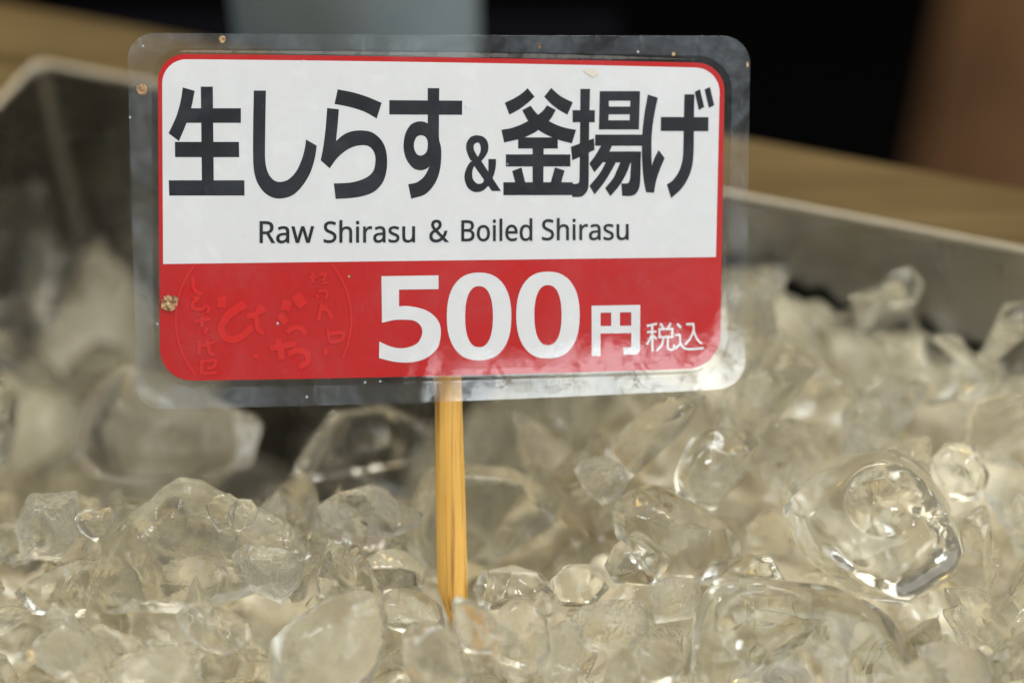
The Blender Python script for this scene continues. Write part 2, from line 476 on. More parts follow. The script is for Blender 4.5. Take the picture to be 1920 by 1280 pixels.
# brown post far behind on the right
pb = at_depth(1752, 160, 1.05)
PR = 0.08
post = empty('wooden_post', (pb.x + PR, pb.y, -0.9))
tag(post, 'blurred brown wooden post standing far behind the tray in the dark', 'post')
n = 40
rings = [[((PR) * math.cos(2 * math.pi * i / n), PR * math.sin(2 * math.pi * i / n), z) for i in range(n)] for z in (0, 0.3, 0.6, 0.9, 1.3)]
mesh_obj('shaft', *loft(rings, True, True), BROWN, post, True)
mesh_obj('foot', *box_geo(-0.105, 0.105, -0.105, 0.105, 0, 0.05), BROWN, post)
WORDS = {
    'Raw': ([723,-6,661,-6,580,368,640,368,680,170,684,151,688,131,692,112,695,93,697,76,698,68,691,68,692,71,693,80,695,91,697,102,700,114,702,126,704,138,707,150,709,160,761,368,820,368,870,160,874,144,878,127,882,110,885,93,888,77,889,69,881,69,882,76,885,91,888,110,892,130,896,150,900,170,941,368,1000,368,918,-6,855,-6,805,201,801,220,797,238,793,256,790,272,787,286,786,292,793,292,792,286,790,272,787,256,783,238,779,219,775,201,457,1,441,-7,421,-12,398,-14,373,-11,350,-2,330,14,315,36,306,65,303,100,307,135,319,165,339,189,366,206,402,217,444,222,487,224,487,238,486,264,481,283,474,296,464,304,450,309,434,311,420,310,407,308,393,303,381,298,368,291,351,281,333,339,351,350,366,357,382,364,400,369,418,372,437,373,469,370,496,360,518,342,533,317,541,285,544,245,544,-7,500,-7,491,44,496,44,485,28,471,13,375,61,384,54,395,49,409,48,430,51,449,59,465,71,477,90,484,113,487,144,487,169,451,167,420,163,396,157,380,147,370,134,364,118,362,99,364,83,368,70,59,-7,0,-7,0,487,110,487,154,483,190,471,218,451,238,423,250,387,254,343,252,318,248,296,242,276,233,259,223,245,212,233,199,223,187,215,180,212,286,-7,217,-7,125,191,59,191,59,420,59,256,110,256,137,259,158,266,174,278,184,294,191,315,193,340,191,367,184,387,173,402,157,412,135,418,107,420],
        [1,3,2,1,4,3,20,22,21,20,47,22,47,48,22,48,23,22,36,38,37,36,39,38,20,46,47,49,23,48,50,23,49,20,45,46,51,44,50,44,23,50,20,51,45,51,44,45,20,52,51,43,23,44,42,23,43,20,53,52,41,23,42,20,54,53,40,23,41,20,0,54,35,39,36,1,5,4,19,0,20,40,24,23,1,6,5,34,39,35,18,0,19,40,25,24,17,0,18,1,7,6,33,39,34,40,26,25,16,0,17,15,0,16,1,8,7,40,32,26,32,27,26,32,27,33,27,39,33,14,0,15,1,13,8,13,9,8,28,39,27,40,31,32,13,9,14,9,0,14,1,12,13,29,39,28,10,0,9,40,30,31,1,11,12,40,29,30,40,39,29,1,10,11,1,0,10,90,92,91,89,92,90,89,93,92,88,93,89,87,93,88,87,94,93,86,94,87,85,94,86,85,95,94,84,83,85,83,82,85,82,81,85,81,80,85,80,79,85,79,78,85,78,95,85,78,77,95,77,96,95,76,96,77,75,96,76,74,96,75,74,97,96,73,97,74,72,97,73,72,98,97,71,98,72,70,114,71,114,98,71,69,114,70,68,114,69,67,114,68,66,114,67,66,115,114,113,98,114,66,116,115,65,116,66,65,117,116,65,118,117,65,119,118,112,98,113,64,119,65,64,120,119,64,121,120,111,98,112,63,121,64,63,122,121,110,101,111,101,98,111,63,123,122,109,101,110,63,104,123,62,104,63,62,105,104,108,101,109,62,106,105,107,101,108,62,107,106,62,100,107,100,101,107,62,102,100,102,99,100,102,98,101,61,102,62,61,103,102,99,98,102,60,103,61,60,55,103,60,56,55,59,56,60,59,57,56,58,57,59,125,147,126,147,127,126,147,128,127,147,129,128,147,130,129,147,131,130,147,161,131,161,160,131,160,132,131,125,148,147,159,132,160,158,132,159,157,132,158,156,132,157,156,133,132,155,133,156,155,134,133,154,134,155,154,135,134,153,135,154,153,136,135,152,136,153,151,136,152,151,137,136,150,137,151,150,138,137,149,138,150,125,146,148,146,149,148,146,138,149,146,139,138,146,140,139,146,141,140,146,142,141,146,145,142,145,143,142,125,124,146,144,143,145]),
    'Shirasu': ([951,0,941,-8,931,-12,920,-14,902,-10,887,1,875,19,866,46,861,81,860,124,860,367,892,367,892,129,896,84,906,58,924,49,939,53,950,63,958,80,963,104,967,135,968,173,968,367,1000,367,1000,-7,973,-7,969,41,972,41,967,26,959,11,811,14,797,-1,781,-11,763,-14,752,-13,742,-11,733,-8,726,-3,718,3,710,12,710,81,721,69,728,63,737,57,746,52,754,49,763,48,775,50,784,54,790,61,794,70,797,81,798,94,797,101,797,108,795,114,793,120,789,127,784,134,778,141,770,149,761,157,751,166,742,175,734,185,727,195,721,206,716,219,712,234,710,252,710,272,712,302,717,327,727,348,740,362,755,371,772,374,782,373,791,371,800,367,808,362,816,356,827,346,815,287,806,295,799,300,792,305,785,308,778,311,770,311,761,310,753,306,748,301,744,293,741,285,741,274,741,267,742,260,744,254,746,248,750,242,756,236,762,229,770,221,779,213,789,204,798,195,806,186,812,175,818,164,823,151,826,136,828,119,829,99,827,65,821,37,628,1,619,-7,608,-12,595,-14,581,-11,568,-2,557,14,549,36,544,65,542,100,544,135,551,165,562,189,577,206,597,217,621,222,645,224,645,238,644,264,642,283,637,296,632,304,624,309,615,311,608,310,600,308,593,303,585,298,579,291,569,281,559,339,569,350,577,357,586,364,596,369,606,372,617,373,635,370,650,360,662,342,670,317,675,285,677,245,677,-7,652,-7,647,44,650,44,644,28,636,13,582,61,587,54,594,49,601,48,613,51,624,59,633,71,639,90,643,113,645,144,645,169,625,167,607,163,594,157,585,147,580,134,576,118,575,99,576,83,578,70,464,-7,432,-7,432,367,459,367,462,301,458,301,463,317,470,335,478,351,487,364,497,371,508,374,512,374,515,373,518,373,522,372,525,371,531,368,527,300,521,303,518,304,515,305,512,305,509,306,507,306,499,304,492,300,486,292,479,281,474,268,470,252,466,234,464,214,464,192,387,-7,355,-7,355,367,387,367,384,424,380,418,376,414,372,413,367,414,362,418,359,424,355,433,354,444,353,457,354,471,355,482,359,491,362,497,367,501,372,502,376,501,380,497,384,491,387,482,389,471,390,457,389,444,387,433,205,-7,172,-7,172,517,205,517,205,361,204,343,204,326,204,317,200,317,205,332,213,347,221,358,231,366,241,371,251,373,270,369,285,359,297,340,306,313,311,278,312,235,312,-7,280,-7,280,230,277,275,266,301,248,310,233,306,222,296,214,279,209,255,206,224,205,186,118,23,102,3,83,-10,61,-14,49,-13,38,-11,28,-8,18,-3,9,3,0,11,0,84,12,74,20,67,30,61,41,56,51,54,62,53,76,55,87,61,96,72,102,86,106,103,107,123,106,137,105,149,103,159,100,168,95,177,89,186,81,195,71,205,59,215,42,231,28,250,17,271,9,297,4,328,3,364,4,390,7,413,12,434,19,451,27,466,37,478,48,486,60,492,73,493,85,492,96,490,106,486,115,480,124,473,135,463,125,398,115,408,107,414,99,419,90,423,81,425,73,426,61,424,52,418,45,409,40,396,37,381,36,363,36,349,38,337,40,327,43,317,47,309,53,300,60,292,69,283,80,273,92,262,102,251,112,239,120,226,127,211,132,194,136,175,139,153,140,128,137,87,130,52],
        [9,11,10,9,12,11,21,23,22,21,24,23,20,24,21,19,24,20,9,13,12,8,13,9,18,24,19,8,14,13,7,14,8,17,27,18,27,24,18,16,27,17,7,15,14,15,27,16,7,27,15,6,26,7,26,27,7,6,28,26,28,25,26,28,24,27,6,29,28,25,24,28,5,29,6,5,0,29,4,0,5,4,1,0,4,2,1,3,2,4,75,77,76,75,78,77,74,78,75,74,79,78,74,80,79,73,80,74,73,81,80,73,82,81,72,82,73,72,88,82,88,87,82,87,86,82,86,85,82,85,84,82,84,83,82,71,90,72,90,89,72,89,88,72,71,91,90,71,92,91,70,92,71,70,93,92,70,94,93,70,95,94,70,96,95,69,96,70,69,97,96,69,98,97,69,99,98,68,99,69,68,100,99,68,101,100,68,102,101,67,102,68,67,103,102,67,104,103,66,104,67,66,105,104,65,105,66,65,106,105,65,107,106,64,107,65,64,108,107,63,108,64,63,109,108,62,109,63,61,109,62,61,110,109,60,110,61,60,111,110,59,111,60,58,111,59,58,112,111,57,112,58,56,112,57,55,112,56,55,113,112,54,113,55,53,113,54,52,113,53,52,114,113,51,114,52,50,114,51,39,41,40,49,114,50,39,42,41,49,115,114,39,43,42,48,115,49,39,44,43,47,115,48,39,45,44,46,115,47,39,46,45,39,115,46,39,30,115,39,31,30,38,31,39,37,31,38,37,32,31,36,32,37,35,32,36,35,33,32,34,33,35,151,153,152,150,153,151,150,154,153,149,154,150,148,154,149,148,155,154,147,155,148,146,155,147,146,156,155,145,144,146,144,143,146,143,142,146,142,141,146,141,140,146,140,139,146,139,156,146,139,138,156,138,157,156,137,157,138,136,157,137,135,157,136,135,158,157,134,158,135,133,158,134,133,159,158,132,159,133,131,175,132,175,159,132,130,175,131,129,175,130,128,175,129,127,175,128,127,176,175,174,159,175,127,177,176,126,177,127,126,178,177,126,179,178,126,180,179,173,159,174,125,180,126,125,181,180,125,182,181,172,159,173,124,182,125,124,183,182,171,162,172,162,159,172,124,184,183,170,162,171,124,165,184,123,165,124,123,166,165,169,162,170,123,167,166,168,162,169,123,168,167,123,161,168,161,162,168,123,163,161,163,160,161,163,159,162,122,163,123,122,164,163,160,159,163,121,164,122,121,116,164,121,117,116,120,117,121,120,118,117,119,118,120,195,197,196,195,198,197,195,199,198,195,200,199,195,201,200,194,201,195,194,202,201,194,203,202,186,188,187,186,190,188,190,189,188,193,203,194,192,203,193,191,207,192,207,206,192,206,205,192,205,204,192,204,203,192,190,209,191,209,208,191,208,207,191,190,210,209,190,211,210,186,216,190,216,215,190,215,214,190,214,213,190,213,212,190,212,211,190,186,217,216,186,218,217,186,185,218,237,239,238,236,239,237,236,240,239,235,240,236,235,241,240,235,242,241,234,242,235,234,243,242,233,243,234,233,244,243,232,244,233,231,244,232,231,245,244,230,245,231,230,246,245,229,246,230,229,223,246,228,223,229,228,224,223,228,225,224,227,225,228,227,226,225,220,222,221,220,219,222,248,250,249,248,255,250,255,251,250,260,262,261,259,262,260,259,263,262,258,263,259,255,252,251,258,264,263,257,264,258,256,264,257,255,253,252,256,265,264,255,253,256,253,265,256,254,265,253,248,254,255,248,277,254,277,276,254,276,275,254,275,274,254,274,273,254,273,265,254,273,272,265,272,266,265,271,266,272,271,267,266,270,267,271,248,278,277,270,268,267,269,268,270,248,279,278,248,247,279,325,327,326,325,328,327,324,328,325,324,329,328,323,329,324,323,330,329,323,331,330,322,331,323,322,332,331,321,332,322,321,337,332,337,336,332,336,335,332,335,334,332,334,333,332,320,338,321,338,337,321,319,340,320,340,339,320,339,338,320,319,341,340,319,342,341,318,342,319,318,343,342,318,344,343,317,344,318,317,345,344,316,345,317,316,346,345,316,347,346,316,348,347,315,348,316,315,349,348,315,350,349,315,351,350,315,352,351,314,352,315,314,353,352,314,354,353,314,355,354,313,355,314,313,356,355,313,357,356,312,357,313,312,358,357,311,358,312,311,359,358,310,359,311,310,360,359,309,360,310,308,360,309,308,361,360,307,361,308,306,361,307,306,362,361,305,362,306,304,362,305,304,363,362,303,363,304,302,363,303,302,364,363,301,364,302,300,364,301,300,365,364,299,365,300,289,291,290,289,292,291,298,365,299,289,293,292,297,365,298,289,294,293,289,295,294,296,365,297,289,296,295,289,365,296,289,280,365,289,281,280,288,281,289,287,281,288,287,282,281,286,282,287,285,282,286,285,283,282,284,283,285]),
    '&': ([534,4,474,-6,406,-12,330,-14,238,-10,158,2,91,22,40,50,10,84,0,125,7,159,27,188,62,212,107,233,161,253,209,268,190,278,162,296,135,314,112,334,98,357,94,382,102,415,127,442,169,465,224,481,290,491,367,494,439,491,502,481,554,465,593,443,616,415,624,383,617,355,597,329,564,307,521,287,472,269,432,257,678,144,690,151,709,167,725,184,740,202,752,221,766,247,922,247,900,210,881,183,860,157,834,133,804,111,779,96,1000,-7,791,-7,674,47,638,33,588,18,268,342,288,328,313,313,336,302,375,314,413,327,440,341,458,354,469,368,473,383,469,397,460,408,443,418,422,425,395,430,362,432,329,430,300,426,276,418,258,409,248,397,244,383,247,368,255,355,205,73,241,62,283,55,335,53,390,54,439,59,483,66,522,76,557,87,575,94,303,220,267,209,228,195,198,181,176,166,163,148,158,127,164,106,179,88],
        [26,28,27,26,29,28,25,29,26,25,30,29,24,30,25,24,31,30,23,31,24,23,74,31,74,73,31,73,32,31,22,75,23,75,74,23,22,76,75,72,32,73,22,77,76,71,32,72,22,78,77,70,32,71,70,33,32,21,78,22,21,79,78,69,33,70,21,80,79,68,33,69,68,34,33,67,34,68,21,81,80,20,81,21,20,82,81,66,34,67,19,82,20,66,35,34,19,59,82,65,35,66,19,60,59,64,35,65,18,60,19,64,36,35,18,61,60,63,36,64,17,61,18,62,36,63,17,62,61,62,37,36,17,37,62,16,37,17,16,38,37,15,38,16,15,39,38,14,39,15,14,40,39,13,93,14,93,40,14,45,47,46,45,48,47,12,93,13,44,48,45,12,94,93,92,40,93,11,94,12,44,49,48,11,95,94,43,49,44,11,96,95,10,96,11,42,49,43,42,50,49,10,97,96,41,50,42,10,98,97,9,98,10,41,51,50,40,51,41,9,99,98,92,51,40,92,52,51,9,100,99,8,100,9,92,53,52,8,101,100,92,54,53,91,54,92,8,83,101,90,54,91,7,83,8,89,56,90,56,54,90,7,84,83,88,56,89,7,85,84,87,56,88,7,86,85,86,56,87,7,56,86,6,56,7,6,57,56,55,54,56,6,58,57,5,58,6,5,0,58,5,1,0,4,1,5,4,2,1,3,2,4]),
    'Boiled': ([944,3,932,-6,920,-12,905,-14,882,-8,861,8,845,35,832,73,825,121,822,179,825,237,832,286,845,324,862,352,882,368,905,374,920,372,932,367,943,357,953,346,961,333,966,321,963,321,963,320,962,328,962,339,961,350,961,359,961,367,961,517,1000,517,1000,-7,968,-7,963,41,966,41,961,29,953,15,874,82,883,64,895,53,910,49,927,53,940,62,950,78,956,100,960,130,961,168,961,178,960,219,956,252,950,278,941,296,928,307,910,311,895,307,884,295,874,276,868,249,864,217,862,178,864,139,868,107,751,-8,741,-11,729,-13,716,-14,698,-11,682,-4,666,8,653,25,641,47,632,73,625,104,621,139,620,177,621,216,625,251,631,282,639,309,650,332,662,350,676,363,692,371,709,374,725,371,740,364,753,353,765,336,774,317,782,293,787,266,791,236,792,204,792,162,661,162,662,133,667,103,676,80,687,64,701,54,718,51,729,51,740,53,749,57,759,62,768,68,783,79,783,12,771,3,761,-3,675,286,668,267,664,244,662,223,751,223,750,243,746,266,741,285,733,300,722,308,708,311,695,308,684,300,577,-7,538,-7,538,517,577,517,485,-7,446,-7,446,367,485,367,481,424,476,418,471,414,466,413,460,414,454,418,450,424,446,433,444,444,443,457,444,471,446,482,450,491,454,497,460,501,466,502,471,501,476,497,481,491,485,482,487,471,488,457,487,444,485,433,378,38,359,9,336,-8,310,-14,293,-11,277,-4,263,9,250,27,239,49,230,76,223,107,219,142,218,181,221,237,229,285,243,323,262,351,285,368,311,374,328,371,344,364,359,351,372,333,383,311,392,285,398,254,402,219,403,181,401,124,392,76,271,84,281,65,294,53,311,49,327,53,340,65,350,84,357,110,362,142,363,181,362,219,357,251,350,277,340,295,327,306,310,310,294,306,280,295,271,277,264,251,260,219,258,181,260,142,264,110,94,-7,0,-7,0,487,77,487,107,484,132,474,151,459,166,435,175,402,178,361,176,333,172,308,164,286,154,268,141,256,129,249,129,257,137,254,147,248,156,240,165,230,172,217,178,201,183,182,186,161,186,136,184,94,175,59,161,30,142,9,120,-3,40,421,40,282,83,282,102,285,117,291,126,301,132,314,136,332,137,354,135,376,131,392,124,405,113,413,98,419,78,421,40,218,40,58,88,58,107,61,122,69,132,81,139,98,143,118,144,141,143,163,139,181,132,196,121,208,106,215,85,218],
        [28,30,29,28,21,30,21,31,30,14,16,15,14,17,16,13,17,14,27,21,28,13,18,17,26,21,27,13,19,18,12,19,13,25,21,26,12,20,19,24,21,25,12,24,20,24,21,20,12,23,24,11,54,12,54,53,12,53,23,12,23,21,22,23,31,21,53,52,23,52,51,23,51,50,23,50,49,23,49,31,23,11,55,54,11,56,55,10,56,11,10,57,56,48,31,49,10,58,57,9,58,10,47,31,48,9,59,58,8,59,9,46,31,47,8,60,59,45,31,46,8,61,60,44,31,45,7,61,8,7,37,61,43,31,44,7,38,37,42,34,43,34,31,43,6,38,7,6,39,38,41,34,42,6,40,39,40,34,41,6,33,40,33,34,40,6,35,33,35,32,33,35,31,34,5,35,6,5,36,35,32,31,35,5,0,36,4,0,5,4,1,0,4,2,1,3,2,4,82,84,83,82,85,84,81,85,82,81,86,85,80,86,81,80,87,86,79,87,80,79,88,87,78,88,79,78,120,88,120,119,88,119,89,88,78,121,120,77,121,78,77,122,121,118,89,119,77,110,122,117,89,118,117,90,89,77,111,110,116,90,117,76,111,77,76,112,111,115,90,116,115,91,90,75,112,76,75,113,112,114,91,115,114,92,91,75,114,113,75,92,114,74,92,75,74,93,92,73,94,74,94,93,74,73,95,94,72,95,73,72,96,95,71,96,72,71,97,96,71,98,97,105,107,106,70,98,71,104,107,105,70,99,98,103,107,104,102,107,103,70,100,99,101,107,102,100,107,101,70,107,100,69,107,70,68,107,69,68,108,107,67,108,68,67,109,108,67,62,109,66,62,67,66,63,62,66,64,63,65,64,66,124,126,125,124,123,126,145,147,146,144,147,145,144,148,147,143,148,144,143,149,148,143,150,149,142,150,143,142,151,150,141,151,142,141,152,151,140,152,141,139,152,140,139,153,152,138,153,139,138,154,153,137,154,138,137,131,154,136,131,137,136,132,131,136,133,132,135,133,136,135,134,133,128,130,129,128,127,130,172,174,173,172,175,174,171,175,172,171,176,175,170,176,171,170,177,176,170,178,177,169,201,170,201,200,170,200,178,170,200,199,178,199,179,178,169,202,201,198,179,199,169,203,202,197,179,198,197,180,179,168,203,169,168,204,203,196,180,197,196,181,180,168,205,204,195,181,196,167,205,168,195,182,181,167,206,205,194,182,195,166,206,167,166,207,206,193,182,194,193,183,182,192,183,193,166,208,207,165,208,166,192,184,183,191,184,192,165,185,208,164,185,165,190,184,191,164,186,185,190,155,184,163,186,164,189,155,190,163,187,186,163,188,187,188,155,189,163,155,188,162,155,163,162,156,155,161,156,162,160,156,161,160,157,156,159,157,160,159,158,157,210,240,211,240,212,211,240,213,212,240,214,213,240,215,214,240,216,215,240,254,216,254,253,216,253,217,216,210,241,240,252,217,253,251,217,252,250,217,251,250,218,217,249,218,250,248,218,249,248,219,218,247,219,248,247,220,219,246,220,247,245,220,246,245,221,220,244,221,245,243,221,244,243,222,221,242,222,243,210,255,241,255,242,241,255,222,242,255,225,222,225,223,222,255,224,225,226,223,225,226,224,223,224,227,226,255,227,224,255,228,227,255,229,228,255,269,229,269,230,229,210,256,255,268,230,269,268,231,230,267,231,268,266,231,267,266,232,231,265,232,266,265,233,232,264,233,265,263,233,264,263,234,233,262,234,263,262,235,234,261,235,262,260,235,261,260,236,235,259,236,260,258,236,259,257,236,258,257,237,236,210,257,256,210,237,257,210,238,237,210,239,238,210,209,239]),
}
# ------------------------------------------------------------------ the price sign
SIGN_D = 0.281
YAW = math.radians(5.0)                       # right edge a little farther away
s0 = at_depth(822, 415, SIGN_D)
ex = Vector((math.cos(YAW), math.sin(YAW) * cP, -math.sin(YAW) * sP)).normalized()
nrm = Vector((0, cP, -sP))
nrm = (nrm * math.cos(YAW) - Vector((1, 0, 0)) * math.sin(YAW)).normalized()   # away from the viewer
ey = ex.cross(-nrm).normalized() * -1
if ey.z < 0: ey = -ey
ez = ex.cross(ey).normalized()                # towards the viewer
SM = Matrix((ex, ey, ez)).transposed().to_4x4()
SM.translation = s0
sign = empty('price_sign')
sign.matrix_world = SM
tag(sign, 'laminated white and red price sign for shirasu, 500 yen, on a bamboo stick', 'price sign')
SMI = SM.inverted()
C0 = Vector((0, 0, CAM_Z))


def sp(px, py):
    """photo pixel -> sign plane (metres)"""
    r = ray(px, py)
    t = (s0 - C0).dot(ez) / r.dot(ez)
    q = SMI @ (C0 + r * t)
    return (q.x, q.y)


def rquad(c, r, n=8, bow=None):
    """outline of a quad with rounded corners (photo px), corners TL TR BR BL; r per corner"""
    out = []
    m = 14
    P = [Vector(p) for p in c]
    if not isinstance(r, (list, tuple)): r = [r] * 4
    for i in range(4):
        a, b, d = P[i - 1], P[i], P[(i + 1) % 4]
        p0 = b + (a - b).normalized() * r[i]
        p1 = b + (d - b).normalized() * r[i]
        for k in range(n + 1):
            t = k / n
            # circular-ish corner: rational quadratic
            wq = 0.7071
            den = (1 - t) ** 2 + 2 * wq * t * (1 - t) + t * t
            out.append((p0 * (1 - t) ** 2 + b * 2 * wq * t * (1 - t) + p1 * t * t) / den)
        q1 = d + (b - d).normalized() * r[(i + 1) % 4]
        bw = (bow or [0, 0, 0, 0])[i]
        dirn = (q1 - p1).normalized()
        perp = Vector((dirn.y, -dirn.x))
        for k in range(1, m):
            t = k / m
            out.append(p1.lerp(q1, t) + perp * bw * 4 * t * (1 - t))
    return [(v.x, v.y) for v in out]


def ccw(pts):
    a = sum(pts[i - 1][0] * pts[i][1] - pts[i][0] * pts[i - 1][1] for i in range(len(pts)))
    return pts if a > 0 else pts[::-1]


LAYER = [0]


def fill(verts, faces, outline, holes=(), z=None):
    """append a filled polygon given in photo px to verts / faces, on its own thin layer"""
    if z is None:
        LAYER[0] += 1
        z = 0.00012 + LAYER[0] * 1e-6
    loops = [[Vector((*sp(*p), 0)) for p in l] for l in [outline] + list(holes)]
    flat = [p for l in loops for p in l]
    base = len(verts)
    verts += [(p.x, p.y, z) for p in flat]
    for t in tessellate_polygon(loops):
        a, b, c_ = (flat[i] for i in t)
        if (b - a).cross(c_ - a).z < 0: t = t[::-1]
        faces.append(tuple(base + i for i in t))


def cat(points, close=True, k=4, ten=1.0):
    """Catmull-Rom through points; a third item marks a sharp corner"""
    P = [Vector(p[:2]) for p in points]
    sharp = [len(p) > 2 for p in points]
    n = len(P)
    out = []
    for i in range(n if close else n - 1):
        j = (i + 1) % n
        a, b = P[i], P[j]
        out.append(tuple(a))
        if sharp[i] and sharp[j] : continue
        ta = (b - a) if (sharp[i] or (not close and i == 0)) else (b - P[i - 1]) * 0.5
        tb = (b - a) if (sharp[j] or (not close and j == n - 1)) else (P[(j + 1) % n] - a) * 0.5
        L = (b - a).length
        ta, tb = ta * ten + (b - a) * (1 - ten), tb * ten + (b - a) * (1 - ten)
        for v_ in (ta, tb):
            if v_.length > 1.3 * L: v_ *= 1.3 * L / v_.length
        for q in range(1, k):
            t = q / k
            h = ((2 * t ** 3 - 3 * t ** 2 + 1) * a + (t ** 3 - 2 * t ** 2 + t) * ta + (-2 * t ** 3 + 3 * t ** 2) * b + (t ** 3 - t ** 2) * tb)
            out.append(tuple(h))
    if not close: out.append(tuple(P[-1]))
    return out


def zm(points, ox, oy, sc):
    return [(ox + p[0] / sc, oy + p[1] / sc) + tuple(p[2:]) for p in points]


def sq(points):               # all corners sharp
    return [p + (1,) for p in points]


def strokes(name, items, mat):
    """items: (outline, [holes]) in photo px"""
    v_, f_ = [], []
    for o, h in items:
        fill(v_, f_, o, h)
    return mesh_obj(name, v_, f_, mat, sign)


def thick(path, w_, ox, oy, sc, smooth=True, taper=None):
    """ribbon polygons along a polyline"""
    p = [Vector(q[:2]) for q in (cat(path, False, 4) if smooth else path)]
    L, R = [], []
    for i, q in enumerate(p):
        d = (p[min(i + 1, len(p) - 1)] - p[max(i - 1, 0)]).normalized()
        nn = Vector((-d.y, d.x)) * w_ / 2
        if taper: nn *= taper[0] + (taper[1] - taper[0]) * i / max(1, len(p) - 1)
        L.append(q + nn); R.append(q - nn)
    r = [tuple(x) for x in L + R[::-1]]
    return zm(r, ox, oy, sc)


# ---- card and laminate outlines (photo px)
CARD = rquad([(296, 101), (1359, 119), (1350, 690), (300, 715)], [52, 52, 62, 62], bow=[2, 0, 2, 0])
SEAL = rquad([(284, 90), (1373, 106), (1362, 704), (289, 728)], [64, 64, 72, 72], bow=[2, 0, 2, 0])
OUTER = rquad([(238, 62), (1407, 68), (1397, 728), (257, 768)], [52, 52, 50, 46], bow=[-1, 0, 5, 0])
INNER = rquad([(304, 111), (1350, 128), (1342, 482), (306, 495)], [46, 46, 0.5, 0.5], bow=[2, 0, 0, 0])


def lam():
    n = len(OUTER)
    f_in = [sp(*p) for p in CARD]
    c0 = Vector((sum(p[0] for p in f_in) / n, sum(p[1] for p in f_in) / n))
    rings = []
    rings.append([(*sp(*p), -0.00013) for p in OUTER])
    rings.append([(*sp(*p), 0.00006) for p in OUTER])
    rings.append([(*sp(*p), 0.00008) for p in SEAL])
    mid = [((a[0] + b[0]) / 2, (a[1] + b[1]) / 2) for a, b in zip(SEAL, CARD)]
    rings.append([(*sp(*p), 0.00020) for p in mid])
    rings.append([(*sp(*p), 0.00036) for p in CARD])
    for s_ in (0.96, 0.75, 0.5, 0.25):
        rings.append([((x - c0.x) * s_ + c0.x, (y - c0.y) * s_ + c0.y, 0.00038 + 0.00006 * (1 - s_)) for x, y in f_in])
    v_, f_ = loft(rings, True, True)
    o = mesh_obj('laminate', v_, f_, LAM, sign)
    bm = bmesh.new(); bm.from_mesh(o.data); bmesh.ops.recalc_face_normals(bm, faces=bm.faces); bm.to_mesh(o.data); bm.free()
    o.data.materials.append(LAM_EDGE)
    for i, p in enumerate(o.data.polygons):
        ring_ = i // n
        p.use_smooth = 2 <= ring_ <= 7
        if ring_ < 2: p.material_index = 1
    return o


lam()
# card: a thin slab with red print all over, white panel above
v_, f_ = [], []
fill(v_, f_, CARD, z=0.0001)
fb = []
vb = []
fill(vb, fb, CARD, z=-0.0001)
nb = len(v_)
v_ += vb
f_ += [tuple(reversed([i + nb for i in f])) for f in fb]
n = len(CARD)
for i in range(n):
    j = (i + 1) % n
    f_.append((i, j, nb + j, nb + i))
card = mesh_obj('card', v_, f_, RED, sign)
card['label'] = 'card printed red along its border and in a wide band below'
v_, f_ = [], []
fill(v_, f_, INNER, z=0.00011)
mesh_obj('white_panel', v_, f_, WHITE, sign)

Z1 = (300, 140, 4.922)
Z2 = (580, 140, 4.922)
Z3 = (850, 150, 5.335)
Z4 = (1050, 150, 5.332)
Z5 = (690, 490, 4.571)
Z6 = (1090, 550, 6.857)
Z7 = (290, 480, 4.8)


def g1(points, Z, holes=()):
    return (cat(zm(points, *Z)), [cat(zm(h, *Z)) for h in holes])


def poly(points, Z, holes=()):
    return (zm(points, *Z), [zm(h, *Z) for h in holes])


strokes('headline_character', [
    g1([(211, 120, 1), (321, 152, 1), (290, 305), (245, 450), (175, 615, 1), (80, 543, 1), (150, 390), (190, 250)], Z1),
    poly([(270, 312), (747, 312), (747, 447), (236, 447)], Z1),
    poly([(377, 113), (488, 113), (497, 985), (387, 985)], Z1),
    poly([(138, 622), (729, 622), (732, 763), (140, 763)], Z1),
    poly([(82, 976), (780, 976), (780, 1117), (86, 1117)], Z1)], INK)
strokes('headline_character', [
    g1([(866, 149, 1), (978, 149, 1), (972, 500), (970, 750), (980, 850), (1010, 930), (1060, 980), (1120, 990), (1190, 965), (1260, 890), (1310, 780), (1337, 680), (1348, 600, 1), (1447, 657, 1), (1430, 770), (1390, 900), (1320, 1020), (1230, 1110), (1130, 1143), (1040, 1135), (960, 1085), (900, 1000), (870, 900), (860, 780), (860, 500)], Z1)], INK)
strokes('headline_character', [
    g1([(262, 138, 1), (400, 165), (530, 205), (667, 262, 1), (622, 407, 1), (510, 345), (370, 300), (233, 273, 1)], Z2),
    g1([(165, 310, 1), (273, 322, 1), (263, 450), (247, 615, 1), (310, 560), (390, 525), (490, 517), (580, 535), (660, 600), (705, 690), (718, 800), (710, 900), (675, 1000), (600, 1080), (500, 1120), (380, 1140), (243, 1148, 1), (226, 1005, 1), (370, 998), (470, 975), (550, 935), (595, 880), (610, 800), (605, 740), (580, 690), (540, 660), (480, 653), (400, 670), (320, 715), (250, 780), (188, 866, 1), (105, 792, 1), (130, 660), (150, 500)], Z2)], INK)
